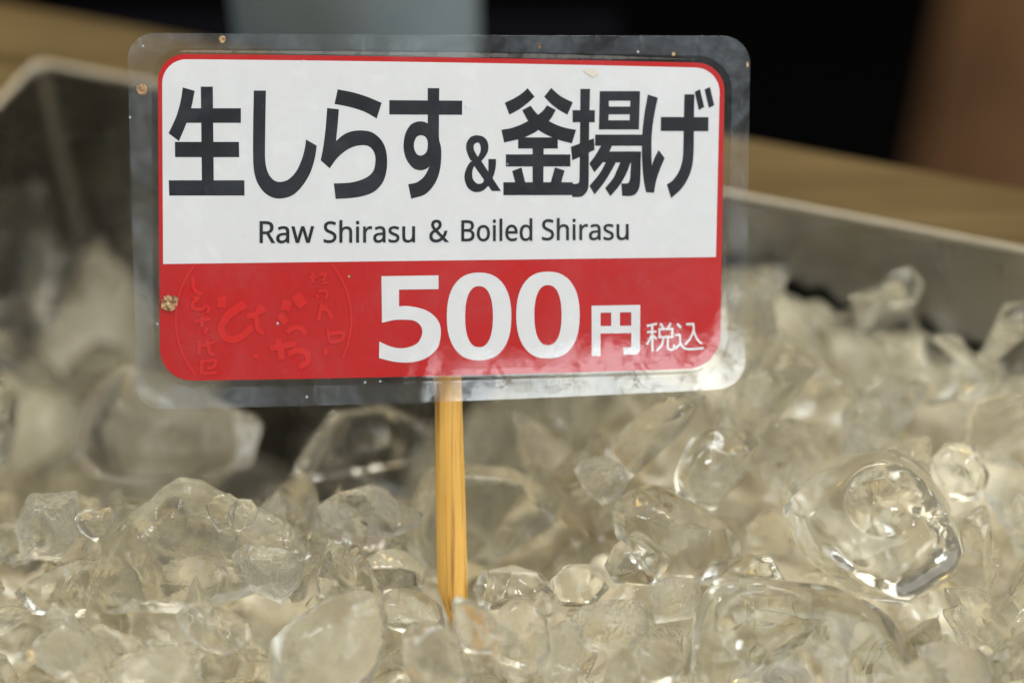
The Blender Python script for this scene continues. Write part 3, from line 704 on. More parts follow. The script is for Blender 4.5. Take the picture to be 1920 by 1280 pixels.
strokes('headline_character', [
    poly([(738, 238), (1411, 242), (1409, 373), (738, 370)], Z2),
    g1([(1092, 127, 1), (1199, 127, 1), (1196, 500), (1198, 600), (1213, 660), (1218, 740), (1210, 850), (1185, 950), (1135, 1040), (1060, 1110), (940, 1146, 1), (912, 1012, 1), (990, 995), (1060, 940), (1108, 850, 1), (1093, 700, 1)], Z2),
    g1([(1108, 850, 1), (1070, 875), (1020, 884), (960, 865), (905, 800), (875, 720), (870, 640), (885, 550), (930, 470), (990, 437), (1050, 435), (1094, 452, 1), (1150, 520, 1), (1150, 800, 1)], Z2,
       [[(1030, 561), (1065, 572), (1088, 605), (1093, 660), (1080, 715), (1050, 742), (1015, 747), (985, 725), (967, 680), (967, 630), (985, 585), (1005, 567)]])], INK)
strokes('headline_character', [
    g1([(240, 555), (300, 570), (340, 615), (351, 680), (335, 740), (285, 810, 1), (172, 808, 1), (145, 750), (128, 690), (133, 630), (165, 580), (200, 560)], Z3,
       [[(240, 628), (262, 640), (273, 680), (268, 725), (245, 771, 1), (215, 720), (203, 680), (210, 645)]]),
    g1([(172, 818, 1), (140, 865), (113, 940), (115, 1010), (145, 1080), (200, 1118), (250, 1122), (300, 1105), (350, 1060, 1), (345, 1000, 1), (262, 830, 1)], Z3,
       [[(213, 852, 1), (315, 1002, 1), (290, 1030), (250, 1040), (215, 1020), (192, 980), (190, 920), (200, 880)]]),
    g1([(350, 792, 1), (427, 792, 1), (424, 870), (405, 950), (375, 1010), (340, 1065, 1), (300, 1010, 1), (335, 960), (349, 910)], Z3),
    poly([(235, 788), (275, 805), (477, 1112), (385, 1112), (200, 850), (178, 815)], Z3)], INK)
strokes('headline_character', [
    g1([(743, 85, 1), (812, 170, 1), (740, 235), (660, 295), (560, 350, 1), (514, 230, 1), (600, 190), (680, 140)], Z3),
    g1([(978, 82, 1), (1060, 155), (1130, 195), (1195, 226, 1), (1140, 350, 1), (1060, 305), (980, 245), (908, 170, 1)], Z3),
    g1([(937, 255, 1), (1024, 302, 1), (990, 365), (955, 412), (850, 503), (780, 545), (700, 580), (640, 598), (508, 628, 1), (480, 500, 1), (570, 485), (660, 455), (748, 412), (800, 380), (860, 340), (900, 305)], Z3),
    g1([(772, 260, 1), (810, 310), (850, 352), (900, 385), (955, 412), (1030, 450), (1120, 480), (1227, 500, 1), (1185, 636, 1), (1080, 610), (1000, 580), (920, 545), (850, 503), (790, 460), (748, 412), (720, 365), (688, 305, 1)], Z3),
    poly([(648, 576), (1044, 576), (1044, 688), (648, 688)], Z3),
    poly([(792, 600), (903, 600), (900, 1040), (792, 1040)], Z3),
    poly([(525, 746), (1170, 746), (1170, 867), (525, 867)], Z3),
    poly([(588, 912), (682, 876), (722, 1040), (622, 1040)], Z3),
    poly([(1015, 876), (1112, 906), (1075, 1040), (970, 1040)], Z3),
    poly([(500, 1024), (1195, 1024), (1195, 1153), (500, 1153)], Z3)], INK)
strokes('headline_character', [
    g1([(203, 92, 1), (300, 92, 1), (292, 400), (288, 700), (285, 1040), (275, 1100), (240, 1150), (200, 1170), (120, 1172, 1), (122, 1040, 1), (165, 1038), (190, 1020), (195, 900), (200, 450)], Z4),
    poly([(125, 304), (348, 304), (346, 425), (125, 425)], Z4),
    poly([(108, 670), (338, 585), (345, 700), (122, 806)], Z4),
    poly([(397, 114), (799, 114), (788, 497), (388, 497)], Z4, [[(487, 210), (703, 210), (700, 268), (487, 268)], [(485, 346), (697, 346), (695, 405), (483, 405)]]),
    poly([(352, 548), (835, 548), (835, 660), (350, 660)], Z4),
    g1([(412, 655, 1), (520, 655, 1), (490, 720), (430, 820), (342, 926, 1), (292, 836, 1), (350, 760)], Z4),
    poly([(490, 716), (808, 716), (800, 830), (420, 824)], Z4),
    g1([(712, 760, 1), (808, 720, 1), (802, 1000), (790, 1080), (760, 1135), (710, 1160), (620, 1160, 1), (612, 1035, 1), (665, 1035), (690, 1020), (702, 960)], Z4),
    g1([(460, 820, 1), (560, 822, 1), (500, 930), (430, 1040), (345, 1145, 1), (293, 1060, 1), (370, 970), (420, 895)], Z4),
    g1([(605, 820, 1), (705, 822, 1), (660, 940), (590, 1060), (502, 1163, 1), (450, 1083, 1), (530, 985), (570, 900)], Z4)], INK)
strokes('headline_character', [
    g1([(878, 148, 1), (977, 180, 1), (945, 330), (920, 500), (913, 650), (916, 858, 1), (945, 780), (985, 703, 1), (1045, 782, 1), (1000, 890), (960, 1010), (938, 1129, 1), (860, 1124, 1), (835, 1000), (820, 820), (818, 650), (825, 500), (845, 330)], Z4),
    poly([(1008, 372), (1483, 374), (1481, 514), (1006, 512)], Z4),
    g1([(1243, 146, 1), (1342, 146, 1), (1337, 450), (1335, 700), (1320, 860), (1280, 980), (1210, 1090), (1110, 1182, 1), (1067, 1047, 1), (1130, 1000), (1190, 910), (1225, 790), (1232, 650), (1237, 400)], Z4),
    poly([(1346, 122), (1398, 95), (1440, 272), (1386, 304)], Z4),
    poly([(1444, 98), (1497, 73), (1540, 255), (1487, 282)], Z4)], INK)


def sell(x0, x1, y0, y1, e=2.35, n=44):
    cx_, cy_, a, b = (x0 + x1) / 2, (y0 + y1) / 2, (x1 - x0) / 2, (y1 - y0) / 2
    o = []
    for i in range(n):
        t = 2 * math.pi * i / n
        c_, s_ = math.cos(t), math.sin(t)
        o.append((cx_ + a * math.copysign(abs(c_) ** (2 / e), c_), cy_ + b * math.copysign(abs(s_) ** (2 / e), s_)))
    return o


PW = WHITE
strokes('price_digit', [g1([(115, 127, 1), (604, 120, 1), (604, 238, 1), (266, 242, 1), (266, 385, 1), (330, 382), (420, 395), (510, 425), (580, 480), (618, 550), (622, 640), (600, 730), (540, 800), (450, 848), (340, 866), (220, 858), (95, 828, 1), (97, 686, 1), (170, 720), (240, 740), (310, 742), (390, 720), (440, 680), (465, 610), (450, 550), (400, 510), (330, 500), (230, 502), (120, 525, 1)], Z5)], PW)
strokes('price_digit', [poly(sell(675, 1228, 96, 848), Z5, [sell(832, 1070, 212, 735)])], PW)
strokes('price_digit', [poly(sell(1270, 1813, 88, 833), Z5, [sell(1425, 1658, 203, 718)])], PW)
strokes('yen_character', [
    poly([(130, 160), (245, 158), (245, 803), (132, 805)], Z6),
    poly([(132, 158), (752, 148), (752, 240), (132, 250)], Z6),
    poly([(382, 230), (494, 230), (494, 430), (382, 430)], Z6),
    poly([(235, 420), (648, 414), (648, 508), (235, 516)], Z6),
    g1([(640, 152, 1), (755, 150, 1), (752, 735, 1), (720, 775), (680, 786), (545, 790, 1), (533, 692, 1), (625, 690), (640, 680)], Z6)], PW)
TH = [([(838, 418), (905, 405), (970, 388)], 30), ([(842, 496), (962, 489)], 28), ([(908, 412), (912, 745)], 30), ([(905, 530), (875, 595), (838, 655)], 28), ([(925, 540), (965, 590)], 26),
      ([(1012, 385), (1048, 440)], 28), ([(1148, 380), (1112, 448)], 28), ([(992, 458), (1182, 456)], 28), ([(1002, 450), (1004, 575)], 28), ([(1168, 450), (1166, 575)], 28), ([(992, 560), (1180, 558)], 28),
      ([(1052, 565), (1032, 660), (965, 738)], 28), ([(1110, 565), (1110, 685), (1130, 720), (1180, 716), (1196, 655)], 28),
      ([(1230, 388), (1280, 442)], 32), ([(1345, 396), (1450, 392)], 30), ([(1437, 396), (1440, 470), (1395, 580), (1325, 660)], 28), ([(1440, 470), (1482, 580), (1550, 648)], 28),
      ([(1195, 536), (1275, 530)], 28), ([(1262, 536), (1266, 640), (1205, 712)], 28), ([(1262, 620), (1310, 695), (1400, 716), (1572, 702)], 32)]
strokes('tax_lettering', [(thick(p, w_, *Z6), []) for p, w_ in TH], PW)

# English line: word outlines placed on their measured baselines
for word, x0, y0, x1, y1, sc in (('Raw', 487, 455.3, 589.3, 455.0, 40 / 480), ('Shirasu', 607, 454.8, 778.3, 454.0, 41.2 / 510),
                                  ('&', 805, 453.8, 842, 453.4, 41 / 487), ('Boiled', 865, 452.3, 998, 451.0, 41.0 / 510), ('Shirasu', 1016, 450.2, 1178.5, 449.4, 40.5 / 510)):
    V_, T_ = WORDS[word]
    LAYER[0] += 1
    z = 0.00012 + LAYER[0] * 1e-6
    vv = []
    for i in range(0, len(V_), 2):
        t = V_[i] / 1000
        vv.append((*sp(x0 + (x1 - x0) * t, y0 + (y1 - y0) * t - V_[i + 1] * sc), z))
    ff = [tuple(T_[i:i + 3]) for i in range(0, len(T_), 3)]
    ff = [f if (Vector(vv[f[1]]) - Vector(vv[f[0]])).cross(Vector(vv[f[2]]) - Vector(vv[f[0]])).z > 0 else f[::-1] for f in ff]
    mesh_obj('english_word', vv, ff, INK, sign)

# faint oval stamp printed lighter red in the band
ov = []
for i in range(40):
    a = math.radians(141 + 78 * i / 39)
    ov.append((980 + 790 * math.cos(a), 568 - 785 * math.sin(a)))
ov2 = []
for i in range(40):
    a = math.radians(-26 + 65.5 * i / 39)
    ov2.append((980 + 790 * math.cos(a), 568 - 785 * math.sin(a)))
ST = [(ov, 24), (ov2, 24),
      ([(603, 365), (606, 400), (600, 465)], 84), ([(815, 430), (730, 480), (650, 545), (618, 610)], 78), ([(605, 600), (600, 670), (640, 735), (710, 750), (790, 715), (850, 660), (885, 640)], 66),
      ([(955, 440), (935, 520)], 64), ([(828, 545), (900, 525), (990, 470)], 52), ([(915, 545), (920, 620), (940, 670), (985, 695)], 44),
      ([(1140, 435), (1230, 455)], 96), ([(1265, 345), (1340, 450)], 100), ([(1120, 520), (1185, 605)], 66), ([(1190, 690), (1250, 645), (1320, 650), (1360, 705)], 46),
      ([(1040, 830), (1150, 810), (1280, 785)], 54), ([(1105, 740), (1130, 830), (1145, 930)], 62), ([(1200, 880), (1290, 845), (1370, 880), (1375, 950), (1300, 1000)], 56), ([(1515, 860), (1565, 862)], 60), ([(880, 895), (940, 905)], 46),
      ([(345, 190), (350, 270), (375, 320), (430, 345)], 34), ([(340, 375), (410, 370)], 26), ([(400, 385), (345, 420), (350, 470), (420, 480), (460, 450), (490, 470), (470, 515)], 30),
      ([(355, 590), (500, 565)], 30), ([(430, 545), (425, 640)], 34), ([(470, 640), (455, 700)], 34),
      ([(402, 755), (400, 890)], 36), ([(420, 810), (545, 770)], 30), ([(470, 750), (500, 870), (540, 890)], 34), ([(425, 930), (420, 1065)], 36), ([(430, 945), (550, 940), (525, 1000), (470, 1010)], 30), ([(440, 1055), (560, 1045)], 34),
      ([(1420, 140), (1422, 245)], 30), ([(1390, 190), (1460, 182)], 26), ([(1475, 170), (1540, 158), (1515, 215), (1480, 235), (1555, 240)], 28), ([(1465, 320), (1530, 312), (1552, 345), (1535, 385)], 28), ([(1460, 345), (1470, 380)], 26),
      ([(1505, 430), (1490, 500), (1470, 575)], 34), ([(1500, 480), (1560, 490), (1595, 570)], 32), ([(1530, 440), (1540, 470)], 28), ([(1555, 650), (1575, 770)], 26), ([(1560, 700), (1690, 690), (1680, 755), (1570, 775)], 34)]
strokes('oval_stamp', [(thick(p, w_, *Z7), []) for p, w_ in ST], STAMP)

# bits of dried food stuck to the film
CRUMB, pp_ = principled('dried_crumb', (0.50, 0.33, 0.14), 0.7)
nn_ = CRUMB.noise(CRUMB.coord('Object'), 1400, 4, 0.7)
CRUMB.set(pp_, 'Base Color', CRUMB.ramp(nn_, (0.38, (0.10, 0.05, 0.02)), (0.5, (0.36, 0.20, 0.08)), (0.66, (0.58, 0.44, 0.27))))
CRUMB = CRUMB.done(pp_.outputs[0])
rs = random.Random(4)
for (px, py, r_, fl) in ((319, 568, 14, 1), (266, 168, 9, 1), (417, 74, 6, 1.2), (1011, 86, 3.5, 2.2), (1263, 102, 3.5, 1.2), (1401, 122, 3.5, 2), (655, 518, 2.4, 1), (309, 577, 4, 1), (330, 560, 4, 1)):
    bm = bmesh.new()
    bmesh.ops.create_icosphere(bm, subdivisions=3, radius=1)
    m_ = r_ * 8.8e-5
    x_, y_ = sp(px, py)
    for v in bm.verts:
        k = 0.55 + 0.75 * rs.random()
        v.co = Vector((x_ + v.co.x * m_ * k / fl ** .5, y_ + v.co.y * m_ * k * fl ** .5, 0.00043 if r_ > 4 and 300 < px < 1350 and py > 110 else 0.0001)) + Vector((0, 0, v.co.z * m_ * 0.25 * k))
    me = bpy.data.meshes.new('crumb'); bm.to_mesh(me); bm.free()
    me.materials.append(CRUMB)
    o = bpy.data.objects.new('crumb', me); COL.objects.link(o); o.parent = sign

# faint stains on the white panel: a yellowish smear under the top border
STAIN = principled('yellow_stain', (0.66, 0.61, 0.50), 0.6)
STAIN = STAIN[0].done(STAIN[1].outputs[0])
strokes('stain', [(cat([(1094, 134), (1104, 130), (1116, 132), (1123, 137), (1117, 142), (1110, 145), (1103, 140)]), [])], STAIN)

# ---- bamboo stick behind the laminate, down into the ice
def stick():
    path = [(838, 330, 25), (841, 700, 26), (843, 760, 26), (846, 900, 28), (849, 1040, 29), (850.5, 1098, 29), (850.8, 1106, 29)]
    rings = []
    n = 20
    for px, py, hw in path:
        x, y = sp(px, py)
        x1, _ = sp(px + hw, py)
        r = x1 - x
        rings.append([(x + r * math.cos(2 * math.pi * i / n), y, -0.0016 - r * 0.8 + r * 0.8 * math.sin(2 * math.pi * i / n)) for i in range(n)])
    for py, l, rr_ in ((1112, 823, 880), (1140, 834, 880), (1168, 845, 880), (1195, 856, 879), (1215, 864, 877)):
        xl, y = sp(l, py); xr, _ = sp(rr_, py)
        x, r = (xl + xr) / 2, (xr - xl) / 2
        rings.append([(x + r * math.cos(2 * math.pi * i / n), y, -0.0016 - 0.0019 + min(r, 0.0019) * math.sin(2 * math.pi * i / n)) for i in range(n)])
    v_, f_ = loft(rings, True, True)
    o = mesh_obj('stick', v_, f_, BAMBOO, sign, True)
    bm = bmesh.new(); bm.from_mesh(o.data); bmesh.ops.recalc_face_normals(bm, faces=bm.faces); bm.to_mesh(o.data); bm.free()


stick()
# ------------------------------------------------------------------ the ice
def sstep(a, b, x):
    t = min(1.0, max(0.0, (x - a) / (b - a)))
    return t * t * (3 - 2 * t)


def tray_uv(x, y):
    d = Vector((x - Cc.x, y - Cc.y, 0))
    return d.dot(U), d.dot(V)


def hgt(x, y):
    """top level of the packed ice: level in front, sunk towards the back left corner"""
    left = sstep(0.035, -0.035, x)
    low = sstep(0.192, 0.250, y) * left * 0.074
    low *= 1 - 0.66 * (1 - sstep(0.012, 0.040, tray_uv(x, y)[0]))
    back = sstep(0.21, 0.26, y) * (1 - left) * 0.0075
    return 0.000 - low + back


NPR = np.random.RandomState(11)


def waves(P, scale, amp, rs, k=7):
    out = np.zeros(len(P))
    for _ in range(k):
        d = rs.normal(size=3)
        d *= scale * (0.6 + 0.9 * rs.rand()) / np.linalg.norm(d)
        out += np.sin(P @ d + rs.rand() * 6.28)
    return out * amp / math.sqrt(k)


ICO = {}


def ico(sub):
    if sub not in ICO:
        bm = bmesh.new()
        bmesh.ops.create_icosphere(bm, subdivisions=sub, radius=1)
        bm.verts.ensure_lookup_table()
        P = np.array([v.co[:] for v in bm.verts])
        Fc = np.array([[v.index for v in f.verts] for f in bm.faces], dtype=np.int32)
        bm.free()
        ICO[sub] = (P / np.linalg.norm(P, axis=1)[:, None], Fc)
    return ICO[sub]


def np_mesh(name, P, Fc, mat):
    me = bpy.data.meshes.new(name)
    me.vertices.add(len(P))
    me.vertices.foreach_set('co', P.astype(np.float32).ravel())
    me.loops.add(Fc.size)
    me.loops.foreach_set('vertex_index', Fc.ravel().astype(np.int32))
    me.polygons.add(len(Fc))
    me.polygons.foreach_set('loop_start', np.arange(0, Fc.size, Fc.shape[1], dtype=np.int32))
    me.polygons.foreach_set('use_smooth', np.ones(len(Fc), dtype=bool))
    me.update(calc_edges=True)
    me.materials.append(mat)
    return me


# packed ice underneath: one lumpy sheet
nu, nv = 260, 220
PP = []
rs_b = np.random.RandomState(5)
for j in range(nv):
    for i in range(nu):
        q = tp(0.003 + (TL_U - 0.006) * i / (nu - 1), 0.003 + (TL_V - 0.006) * j / (nv - 1), 0)
        PP.append((q.x, q.y, hgt(q.x, q.y) - 0.0075))
PP = np.array(PP)
Q = PP * np.array([1, 1, 0])
lump = np.abs(waves(Q, 230, 1.0, rs_b)) * 0.0035 + np.abs(waves(Q, 520, 1.0, rs_b)) * 0.0016 + waves(Q, 90, 0.002, rs_b)
PP[:, 2] += lump - 0.003
idx = np.arange(nu * nv).reshape(nv, nu)
FB = np.stack([idx[:-1, :-1], idx[:-1, 1:], idx[1:, 1:], idx[1:, :-1]], -1).reshape(-1, 4)[:, ::-1]
bed = bpy.data.objects.new('crushed_ice', np_mesh('crushed_ice', PP, FB, BED))
COL.objects.link(bed)
tag(bed, 'packed crushed ice filling the tray below the loose lumps', 'ice', kind='stuff')


def hull_np(pts, cuts, smooth, size):
    bm = bmesh.new()
    for p in pts: bm.verts.new(p)
    r = bmesh.ops.convex_hull(bm, input=bm.verts)
    bmesh.ops.delete(bm, geom=[v for v in bm.verts if not v.link_faces], context='VERTS')
    bmesh.ops.remove_doubles(bm, verts=bm.verts, dist=size * 0.02)
    bmesh.ops.triangulate(bm, faces=bm.faces)
    for lim in (0.9, 0.55, 0.33, 0.20, 0.125):      # even out the edge lengths
        es = [e for e in bm.edges if e.calc_length() > size * lim]
        if es: bmesh.ops.subdivide_edges(bm, edges=es, cuts=1)
        bmesh.ops.triangulate(bm, faces=bm.faces)
    for _ in range(smooth):
        bmesh.ops.smooth_vert(bm, verts=bm.verts, factor=0.5, use_axis_x=True, use_axis_y=True, use_axis_z=True)
    if cuts: 
        bmesh.ops.subdivide_edges(bm, edges=bm.edges, cuts=1, smooth=0.0)
        bmesh.ops.triangulate(bm, faces=bm.faces)
        for _ in range(2):
            bmesh.ops.smooth_vert(bm, verts=bm.verts, factor=0.5, use_axis_x=True, use_axis_y=True, use_axis_z=True)
    bmesh.ops.recalc_face_normals(bm, faces=bm.faces)
    bm.normal_update()
    bm.verts.ensure_lookup_table(); bm.verts.index_update()
    P = np.array([v.co[:] for v in bm.verts])
    Nn = np.array([v.normal[:] for v in bm.verts])
    Fc = np.array([[v.index for v in f.verts] for f in bm.faces], dtype=np.int32)
    bm.free()
    return P, Nn, Fc


def hero(label, pts, mat, thick_=0.75, z0=None, facets=5, lump_=0.03, front=2, ex_=0.48, dents=(), seed=0, lift=0.0, push=0.0, name='ice_lump', soft=False, flat=False, round_=3):
    rs = np.random.RandomState(seed + 100)
    P, Fc = ico(5)
    cxp = sum(p[0] for p in pts) / len(pts)
    cyp = sum(p[1] for p in pts) / len(pts)
    base_y = max(p[1] for p in pts)
    # depth: the lump's foot rests in the packed ice
    d = 0.29
    for _ in range(6):
        q = at_depth(cxp, base_y * 0.45 + cyp * 0.55, d)
        z = (hgt(q.x, q.y) + 0.002 + lift) if z0 is None else z0
        r = ray(cxp, base_y * 0.45 + cyp * 0.55)
        d = (z - CAM_Z) / r.z
    d += push
    sc = d / F
    poly_ = cat(pts, True, 6, 0.25)
    ang = np.array([math.atan2(-(p[1] - cyp), p[0] - cxp) for p in poly_])
    rad = np.array([math.hypot(p[0] - cxp, p[1] - cyp) for p in poly_]) * sc
    o = np.argsort(ang)
    ang, rad = ang[o], rad[o]
    ang = np.concatenate([ang - 2 * np.pi, ang, ang + 2 * np.pi]); rad = np.concatenate([rad] * 3)
    mean = float(np.mean(rad[len(rad) // 3: 2 * len(rad) // 3]))
    T = mean * thick_
    if not soft:
        L = [((p[0] - cxp) * sc, -(p[1] - cyp) * sc) for p in pts]
        V_ = []
        fi = 0.80 if flat else 0.55 + 0.2 * rs.rand()
        tx, ty = rs.uniform(-0.25, 0.25, 2)
        for (x, y) in L:
            V_.append((x, y, T * rs.uniform(-0.15, 0.2)))
            if flat:
                V_.append((x * fi, y * fi, T * (0.85 + tx * x / mean + ty * y / mean)))
            elif rs.rand() < 0.6:
                V_.append((x * fi * rs.uniform(.8, 1.1), y * fi * rs.uniform(.8, 1.1), T * rs.uniform(0.55, 0.95)))
            V_.append((x * 0.7, y * 0.7, -T * rs.uniform(0.6, 1.0)))
        if not flat: V_.append((mean * rs.uniform(-.3, .3), mean * rs.uniform(-.3, .3), T * 1.05))
        X, nn, Fc = hull_np(V_, True, round_, mean)
        for (dx, dy, dr, dep) in dents:
            rr = np.hypot(X[:, 0] - (dx - cxp) * sc, X[:, 1] + (dy - cyp) * sc) / (dr * sc)
            m_ = (X[:, 2] > 0) & (rr < 1)
            X[m_, 2] -= dep * T * (1 - rr[m_] ** 1.5)
        fr_ = 0.016 if mat is ICE_FROST else 0.0008 if mat is ICE_CLEAR else 0.0018
        X = X + nn * (waves(X, 4.0 / mean, lump_ * mean * 0.8, rs) + waves(X, 13.0 / mean, lump_ * mean * 0.2, rs) + waves(X, 28.0 / mean, fr_ * mean, rs, 12))[:, None]
    else:
        phi = np.arctan2(P[:, 1], P[:, 0])
        R = np.interp(phi, ang, rad)
        ca = np.sqrt(P[:, 0] ** 2 + P[:, 1] ** 2)
        mean = float(np.mean(rad))
        T = mean * thick_
        k = ca ** ex_
        X = np.stack([np.cos(phi) * R * k, np.sin(phi) * R * k, np.sign(P[:, 2]) * np.abs(P[:, 2]) ** ex_ * T], -1)
        for _ in range(facets + 2):
            n_ = rs.normal(size=3); n_[2] = abs(n_[2]) * 1.2 + 0.25; n_ /= np.linalg.norm(n_)
            dd = X @ n_
            lim = np.quantile(dd, 0.72 + 0.2 * rs.rand())
            over = np.maximum(dd - lim, 0)
            X -= n_ * (over * 0.93)[:, None]
        for _ in range(front):                    # broad flat faces towards the front
            a_ = rs.rand() * 6.28
            n_ = np.array([0.42 * math.cos(a_), 0.42 * math.sin(a_), 1.0]); n_ /= np.linalg.norm(n_)
            dd = X @ n_
            over = np.maximum(dd - np.quantile(dd, 0.60 + 0.16 * rs.rand()), 0)
            X -= n_ * over[:, None]
        for (dx, dy, dr, dep) in dents:
            rr = np.hypot(X[:, 0] - (dx - cxp) * sc, X[:, 1] + (dy - cyp) * sc) / (dr * sc)
            m_ = (X[:, 2] > 0) & (rr < 1)
            X[m_, 2] -= dep * T * (1 - rr[m_] ** 1.5)
        nn = X / (np.linalg.norm(X, axis=1)[:, None] + 1e-9)
        X += nn * (waves(X, 5.0 / mean, lump_ * mean * 0.5, rs) + waves(X, 14.0 / mean, lump_ * mean * 0.18, rs) + waves(X, 30.0 / mean, (0.018 if mat is ICE_FROST else 0.004) * mean, rs, 12))[:, None]
    me = np_mesh(name, X, Fc, mat)
    ob = bpy.data.objects.new(name, me)
    COL.objects.link(ob)
    ob.location = at_depth(cxp, cyp, d)
    ob.rotation_euler = cam.rotation_euler
    tag(ob, label, 'ice')
    HEROES.append((ob.location.copy(), mean))
    HPOLY.append((poly_, d + mean * thick_ * (0.9 if mat is ICE_CLEAR else 0.3)))
    return ob


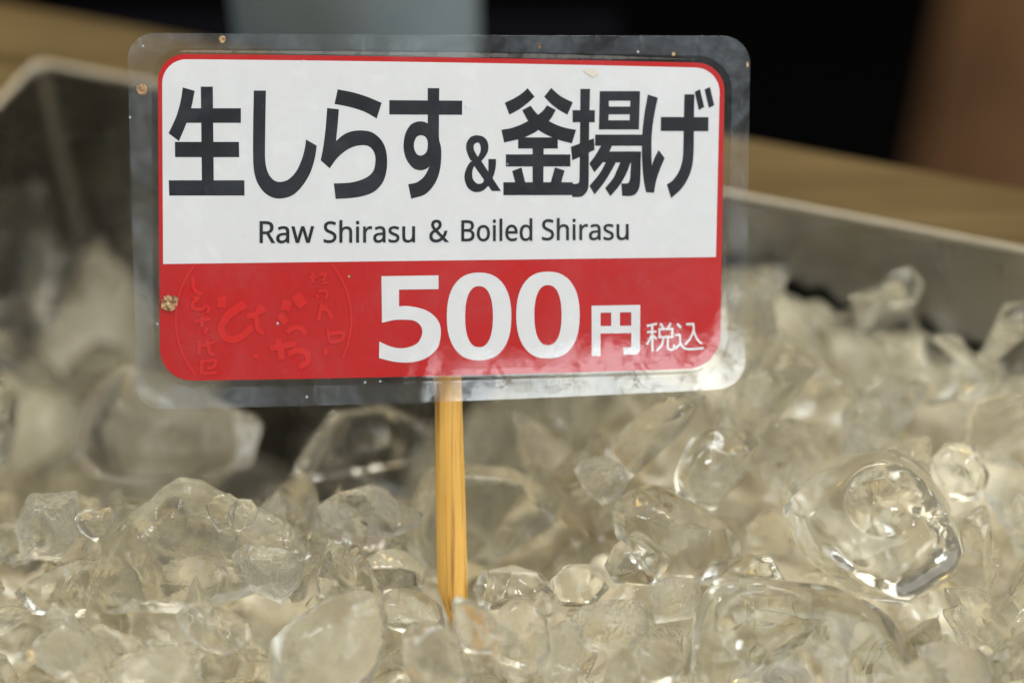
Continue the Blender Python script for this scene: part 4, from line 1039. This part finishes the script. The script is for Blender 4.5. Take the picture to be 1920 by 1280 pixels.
HEROES = []
HPOLY = [([(795, 740), (900, 740), (905, 1110), (885, 1165), (850, 1185), (825, 1185), (800, 1110)], 0.290)]
C_, M_, K_, Fz = ICE_CLEAR, ICE_MID, ICE_MILK, ICE_FROST
HL = [
    ('large clear ice cube with a conical hollow in its top, right of the sign', [(1460, 955), (1520, 890), (1600, 848), (1690, 838), (1730, 870), (1790, 960), (1815, 1030), (1790, 1080), (1690, 1140), (1610, 1120), (1555, 1080), (1500, 1040)], C_, dict(flat=True, thick_=0.7, facets=-1, front=1, lump_=0.012, dents=[(1640, 930, 70, 0.5)], ex_=0.40, lift=0.006)),
    ('wide flat slab of clear ice with a sharp left edge, in the front right', [(1285, 1250), (1300, 1130), (1340, 1078), (1420, 1070), (1560, 1095), (1670, 1140), (1700, 1200), (1730, 1290), (1600, 1330), (1400, 1340), (1290, 1310)], C_, dict(flat=True, thick_=0.34, facets=-1, front=2, lump_=0.02, ex_=0.36, dents=[(1420, 1150, 80, 0.5)])),
    ('big smooth clear ice block standing directly behind the bamboo stick', [(745, 1000), (770, 920), (800, 868), (880, 862), (960, 870), (1010, 900), (1080, 960), (1130, 1010), (1145, 1100), (1050, 1150), (900, 1130), (780, 1080)], C_, dict(flat=True, thick_=0.45, facets=0, front=2, lump_=0.02, ex_=0.4, push=0.014)),
    ('broad sloping mass of hazy ice left of the stick, the largest there', [(150, 1095), (215, 1010), (290, 905), (340, 880), (400, 900), (460, 945), (530, 990), (575, 1040), (540, 1095), (430, 1130), (300, 1165), (190, 1150)], K_, dict(thick_=0.42, lump_=0.07, round_=1)),
    ('small rounded ice nub jutting left from the broad sloping ice mass', [(137, 970), (150, 955), (215, 948), (222, 965), (205, 1000), (178, 1018), (150, 1000)], K_, dict(facets=2, lift=0.010)),
    ('small egg-shaped ice nub behind its twin, on the sloping ice mass', [(385, 945), (400, 928), (430, 925), (450, 940), (440, 985), (410, 1000), (390, 975)], M_, dict(soft=True, facets=1, lift=0.010)),
    ('small round ice nub leaning on its twin, at the sloping mass\'s right shoulder', [(425, 955), (445, 935), (470, 935), (483, 955), (475, 980), (445, 998), (428, 985)], M_, dict(soft=True, facets=1, lift=0.012)),
    ('oblong ice nub capping the top of the broad sloping ice mass', [(330, 900), (350, 872), (385, 860), (420, 862), (427, 885), (410, 905), (370, 920), (335, 915)], M_, dict(facets=2, lift=0.008)),
    ('bird-shaped frosted ice piece with a dark hollow, just left of the stick', [(593, 952), (630, 925), (690, 910), (720, 915), (745, 945), (800, 965), (790, 985), (720, 1010), (650, 1030), (610, 990)], Fz, dict(soft=True, facets=3, dents=[(665, 960, 35, 0.6)], lift=0.006)),
    ('upright pointed ice spike left of the stick', [(590, 1090), (600, 1040), (622, 1012), (645, 1020), (665, 1060), (672, 1110), (640, 1140), (600, 1130)], M_, dict(facets=3, lift=0.004)),
    ('crinkled frosted ice piece beside the upright pointed spike', [(430, 1040), (460, 1015), (530, 1030), (580, 1050), (560, 1100), (530, 1130), (470, 1110)], Fz, dict(facets=4, lift=0.005)),
    ('large milky rounded ice lump at the front, left of the stick\'s foot', [(500, 1200), (560, 1150), (620, 1115), (680, 1105), (720, 1120), (730, 1160), (725, 1220), (700, 1290), (600, 1330), (500, 1300)], K_, dict(facets=5, thick_=0.6, lift=0.003)),
    ('milky leaf-shaped ice lump with a blunt left nose, in the front left', [(328, 1150), (345, 1132), (385, 1125), (440, 1150), (475, 1170), (470, 1210), (420, 1228), (370, 1215), (340, 1180)], K_, dict(facets=3, lift=0.005)),
    ('dome-shaped milky ice lump cut by the photo\'s lower edge', [(195, 1290), (235, 1230), (290, 1200), (350, 1205), (365, 1260), (360, 1320), (250, 1340)], K_, dict(facets=3, lift=0.005)),
    ('flat tongue of hazy ice near the left edge, pointing to the sloping mass', [(20, 1110), (60, 1085), (140, 1048), (185, 1050), (180, 1100), (150, 1130), (160, 1160), (60, 1150)], M_, dict(facets=3, lift=0.003)),
    ('bright sparkling frosted ice chip below the flat tongue of ice', [(60, 1200), (110, 1160), (160, 1180), (165, 1240), (120, 1275), (70, 1250)], Fz, dict(facets=4, lift=0.005)),
    ('milky pointed ice chip covering the tip of the bamboo stick', [(845, 1122), (858, 1113), (900, 1130), (940, 1165), (950, 1200), (930, 1230), (870, 1225), (848, 1180)], K_, dict(facets=2, thick_=0.45, lift=0.010, lump_=0.03)),
    ('milky squarish ice lump in front of the stick\'s tip', [(752, 1180), (780, 1163), (830, 1170), (860, 1215), (880, 1290), (800, 1310), (755, 1260)], K_, dict(facets=4, lift=0.006)),
    ('humped yellowish ice lump right of the stick\'s tip', [(935, 1140), (960, 1120), (1000, 1125), (1030, 1160), (1035, 1220), (1000, 1270), (940, 1240), (945, 1180)], K_, dict(facets=3, lift=0.005)),
    ('tiny bead of ice perched on the humped yellowish lump', [(1000, 1120), (1015, 1108), (1035, 1120), (1038, 1150), (1020, 1165), (1003, 1150)], M_, dict(soft=True, facets=1, lift=0.010)),
    ('small frosted ice chip nestled beside the humped yellowish lump', [(1030, 1175), (1060, 1160), (1085, 1180), (1095, 1230), (1070, 1258), (1040, 1250)], Fz, dict(facets=3, lift=0.004)),
    ('oval ice piece with a pebbled frosty face, between stick and slab', [(1065, 1160), (1090, 1130), (1150, 1118), (1215, 1130), (1220, 1180), (1180, 1220), (1100, 1220)], Fz, dict(facets=2, lift=0.002)),
    ('small square frosted ice chip at the slab\'s upper left corner', [(1222, 1100), (1245, 1083), (1310, 1080), (1318, 1110), (1300, 1160), (1225, 1172)], Fz, dict(facets=3, lift=0.006)),
    ('small hazy ice pebble left of the flat slab\'s sharp edge', [(1185, 1220), (1210, 1195), (1255, 1200), (1290, 1230), (1270, 1280), (1200, 1285)], M_, dict(facets=2, lift=0.004)),
    ('pointed hazy ice wedge between the big block and the slab', [(1128, 1060), (1150, 1020), (1195, 992), (1235, 1010), (1260, 1050), (1230, 1100), (1150, 1095)], M_, dict(facets=3, lift=0.003)),
    ('bright frosty knob at the lower end of the long ice bar', [(1075, 880), (1090, 858), (1130, 850), (1170, 870), (1180, 900), (1165, 930), (1130, 950), (1095, 920)], Fz, dict(facets=3, lift=0.008)),
    ('long slanting ice bar below the sign\'s right half', [(1120, 860), (1180, 790), (1260, 735), (1330, 740), (1290, 800), (1220, 870), (1170, 910)], M_, dict(facets=3, lift=0.008)),
    ('large sloping hazy ice block under the bright frosty knob', [(1140, 950), (1180, 910), (1230, 905), (1310, 940), (1380, 990), (1400, 1050), (1330, 1100), (1230, 1090), (1150, 1010)], M_, dict(facets=4, lift=0.002)),
    ('tilted greyish clear ice block left of the large hollow cube', [(1260, 900), (1290, 820), (1340, 795), (1410, 800), (1430, 830), (1390, 900), (1340, 960), (1270, 940)], C_, dict(facets=3, lift=0.006)),
    ('big bright ice cube under the sign\'s lower left corner', [(130, 860), (140, 780), (180, 710), (240, 670), (330, 720), (440, 760), (500, 790), (480, 880), (400, 900), (240, 910), (160, 900)], K_, dict(facets=4, thick_=0.6, z0=-0.010)),
    ('see-through curved ice piece under the sign, left of the stick', [(540, 900), (580, 830), (640, 772), (720, 760), (790, 790), (810, 830), (760, 870), (660, 890), (600, 900)], C_, dict(soft=True, facets=1, thick_=0.5, lump_=0.03, z0=-0.008, dents=[(700, 825, 70, 0.7)])),
    ('thin upright ice sliver before the see-through curved piece', [(548, 890), (572, 835), (625, 765), (642, 772), (610, 840), (580, 900)], M_, dict(facets=1, z0=-0.004)),
    ('blurred rounded ice lump behind the large hollow cube', [(1740, 860), (1770, 825), (1830, 830), (1855, 890), (1840, 940), (1780, 940)], M_, dict(facets=3, lift=0.006)),
    ('bright white ice lump at the sign\'s lower right corner', [(1385, 725), (1410, 690), (1450, 685), (1475, 715), (1460, 750), (1410, 765)], Fz, dict(facets=3, lift=0.010)),
    ('milky ice wedge against the hollow cube\'s left face', [(1395, 985), (1440, 950), (1480, 960), (1500, 1010), (1480, 1060), (1420, 1060)], M_, dict(facets=3, lift=0.000, push=0.010)),
    ('tall narrow ice piece leaning by the tray\'s back left corner', [(48, 360), (75, 335), (100, 400), (125, 520), (115, 600), (70, 630), (50, 500)], M_, dict(facets=2, z0=-0.020, lift=0)),
    ('hollow-looking clear ice piece at the left edge by the tray wall', [(-40, 380), (10, 340), (45, 350), (60, 430), (40, 530), (0, 600), (-40, 560)], C_, dict(facets=2, z0=-0.012)),
    ('round blurred ice ball on top of the pile at the right tray wall', [(1650, 540), (1670, 505), (1710, 500), (1735, 530), (1720, 570), (1670, 580)], K_, dict(facets=2, lift=0.008)),
    ('clear ice piece with bright streaks at the left edge under the wall', [(-40, 760), (0, 700), (28, 730), (35, 800), (15, 870), (-30, 900)], C_, dict(facets=2, z0=-0.008)),
    ('squarish ice cup with a silvery hollow near the left edge', [(30, 985), (55, 925), (145, 920), (148, 1000), (110, 1055), (40, 1050)], Fz, dict(facets=3, dents=[(80, 1000, 35, 0.7)], lift=0.004)),
    ('low hazy ice lump tucked behind the milky squarish lump at the stick', [(705, 1120), (740, 1098), (790, 1105), (830, 1135), (838, 1180), (760, 1190), (710, 1170)], M_, dict(facets=3, lift=0.002)),
    ('flat hazy ice chip just right of the stick, under the big clear block', [(885, 1100), (900, 1070), (960, 1058), (1020, 1072), (1045, 1110), (1000, 1135), (900, 1145)], M_, dict(facets=3, lift=0.000)),
    ('hazy ice chip between the big clear block and the pebbled oval piece', [(1030, 1090), (1060, 1055), (1110, 1055), (1145, 1100), (1110, 1140), (1050, 1135)], M_, dict(facets=3, lift=0.001)),
    ('hazy ice wedge between the upright spike and the bamboo stick', [(664, 1060), (700, 1028), (760, 1030), (805, 1068), (795, 1115), (720, 1115)], M_, dict(facets=3, lift=0.000)),
    ('frosted ice chip in the lower right, beside the slab', [(1715, 1210), (1770, 1200), (1840, 1215), (1870, 1250), (1850, 1300), (1740, 1300)], Fz, dict(facets=4, lift=0.003)),
    ('milky curved ice chip overlapping the slab at the lower edge', [(1650, 1290), (1700, 1245), (1740, 1230), (1770, 1270), (1780, 1310), (1680, 1330)], K_, dict(facets=2, lift=0.010)),
]
for i, (lab, pts, m_, kw) in enumerate(HL):
    hero(lab, pts, m_, seed=i, **kw)

def hides(q, r_):
    """would a loose piece at q stand in front of one of the lumps or the stick?"""
    rel = q - C0
    dpt = rel.y * cP - rel.z * sP
    px = 960 + F * rel.x / dpt
    py = 640 - F * (rel.y * sP + rel.z * cP) / dpt
    rp = r_ * F / dpt * 0.8
    for pl, pd in HPOLY:
        if dpt - r_ * 0.5 > pd: continue
        for ax, ay in ((0, 0), (rp, 0), (-rp, 0), (0, rp), (0, -rp)):
            x, y, ins = px + ax, py + ay, False
            for i in range(len(pl)):
                (x1, y1), (x2, y2) = pl[i - 1], pl[i]
                if (y1 > y) != (y2 > y) and x < (x2 - x1) * (y - y1) / (y2 - y1) + x1: ins = not ins
            if ins: return True
    return False


# loose pieces all over the pile: a few shapes, copied, turned and scaled
PROTO = []
for s_ in range(20):
    rs = np.random.RandomState(300 + s_)
    P = rs.normal(size=(rs.randint(8, 13), 3))
    P /= np.linalg.norm(P, axis=1)[:, None]
    P *= (0.75 + 0.5 * rs.rand(len(P)))[:, None] * np.array([1.2 + 0.45 * rs.rand(), 0.7 + 0.35 * rs.rand(), 0.5 + 0.4 * rs.rand()])
    X, nn, Fc = hull_np([tuple(p) for p in P], True, rs.randint(1, 5), 1.0)
    for _ in range(rs.randint(0, 3)):          # conchoidal scoops
        c_ = rs.normal(size=3); c_ /= np.linalg.norm(c_)
        R_ = 0.5 + 0.4 * rs.rand()
        c_ *= float(np.max(X @ c_)) + R_ * (0.35 + 0.3 * rs.rand())
        dv = X - c_
        dl = np.linalg.norm(dv, axis=1)
        m_ = dl < R_
        X[m_] = c_ + dv[m_] / dl[m_][:, None] * R_
    X = X + nn * (waves(X, 4.0, 0.045, rs) + waves(X, 12.0, 0.012, rs) + waves(X, 26.0, 0.0018, rs, 12))[:, None]
    X *= 0.84 / float(np.mean(np.linalg.norm(X, axis=1)))
    PROTO.append((X * 0.008, Fc))
MESHES = {}
rs = random.Random(21)
spots = []
tries = 0
while tries < 14000 and len(spots) < 220:
    tries += 1
    u, v = rs.uniform(0.006, 0.285), rs.uniform(0.006, 0.20)
    q = tp(u, v, 0)
    if q.y < 0.142 or q.y > 0.33: continue
    lim = 0.36 * (q.y * cP + CAM_Z * sP)
    if abs(q.x) > lim + 0.020: continue
    far = sstep(0.18, 0.24, q.y)
    r_ = rs.uniform(0.0055, 0.0095) * (1 - far) + rs.uniform(0.0085, 0.0135) * far
    if any((a.x - q.x) ** 2 + (a.y - q.y) ** 2 < (0.62 * (b + r_)) ** 2 for a, b, _, _ in spots): continue
    if u < r_ or v < r_: continue
    z = hgt(q.x, q.y) + rs.uniform(-0.006, 0.003) + far * 0.003
    near = any((Vector((a.x, a.y, a.z * 0.3)) - Vector((q.x, q.y, z * 0.3))).length < 0.62 * b for a, b in HEROES)
    if near:
        z -= 0.006
        r_ *= 0.8
    if hides(Vector((q.x, q.y, z)), r_): continue
    spots.append((Vector((q.x, q.y, z)), r_, far, near))
for _ in range(900):
    if len(spots) > 262: break
    q = Vector((rs.uniform(-0.10, 0.10), rs.uniform(0.150, 0.205), 0))
    r_ = rs.uniform(0.0028, 0.0045)
    z = hgt(q.x, q.y) + rs.uniform(0.001, 0.005)
    if any((Vector((a.x, a.y)) - Vector((q.x, q.y))).length < 0.55 * b for a, b in HEROES): continue
    if any((a.x - q.x) ** 2 + (a.y - q.y) ** 2 < (0.45 * (b + r_)) ** 2 for a, b, _, _ in spots): continue
    if hides(Vector((q.x, q.y, z)), r_): continue
    spots.append((Vector((q.x, q.y, z)), r_, 0.0, False))
ORD = ['first', 'second', 'third', 'fourth', 'fifth', 'sixth', 'seventh', 'eighth', 'ninth', 'tenth', 'eleventh', 'twelfth', 'thirteenth', 'fourteenth', 'fifteenth', 'sixteenth', 'seventeenth', 'eighteenth', 'nineteenth', 'twentieth']
spots.sort(key=lambda s: s[0].y)
ROW = 15
for k0 in range(0, len(spots), ROW):
    row = sorted(spots[k0:k0 + ROW], key=lambda s: s[0].x)
    for j, (q, r_, far, near) in enumerate(row):
        mats = [(M_, 'hazy'), (K_, 'milky'), (Fz, 'frosted'), (C_, 'clear')]
        m_, mw = mats[rs.choices([0, 1, 2, 3], [4, 3.5, 2, 2] if far < .5 else [4, 3, 1, 3])[0]]
        ip = rs.randrange(20)
        key = (ip, mw)
        if key not in MESHES:
            MESHES[key] = np_mesh('ice_chunk', PROTO[ip][0], PROTO[ip][1], m_)
        o = bpy.data.objects.new('ice_chunk', MESHES[key])
        COL.objects.link(o)
        o.location = q
        o.scale = [r_ / 0.008 * rs.uniform(*k) for k in ((0.9, 1.3), (0.75, 1.1), (0.75, 1.15))]
        o.rotation_euler = (rs.uniform(0, 6.28), rs.uniform(0, 6.28), rs.uniform(0, 6.28))
        size = 'tiny' if r_ < 0.0046 else 'small' if r_ < 0.0072 else 'medium' if r_ < 0.0105 else 'large'
        tag(o, '%s %s ice chunk, %s from left in the %s row from the front' % (size, mw, ORD[j], ORD[k0 // ROW]), 'ice', 'loose ice chunks in the tray')
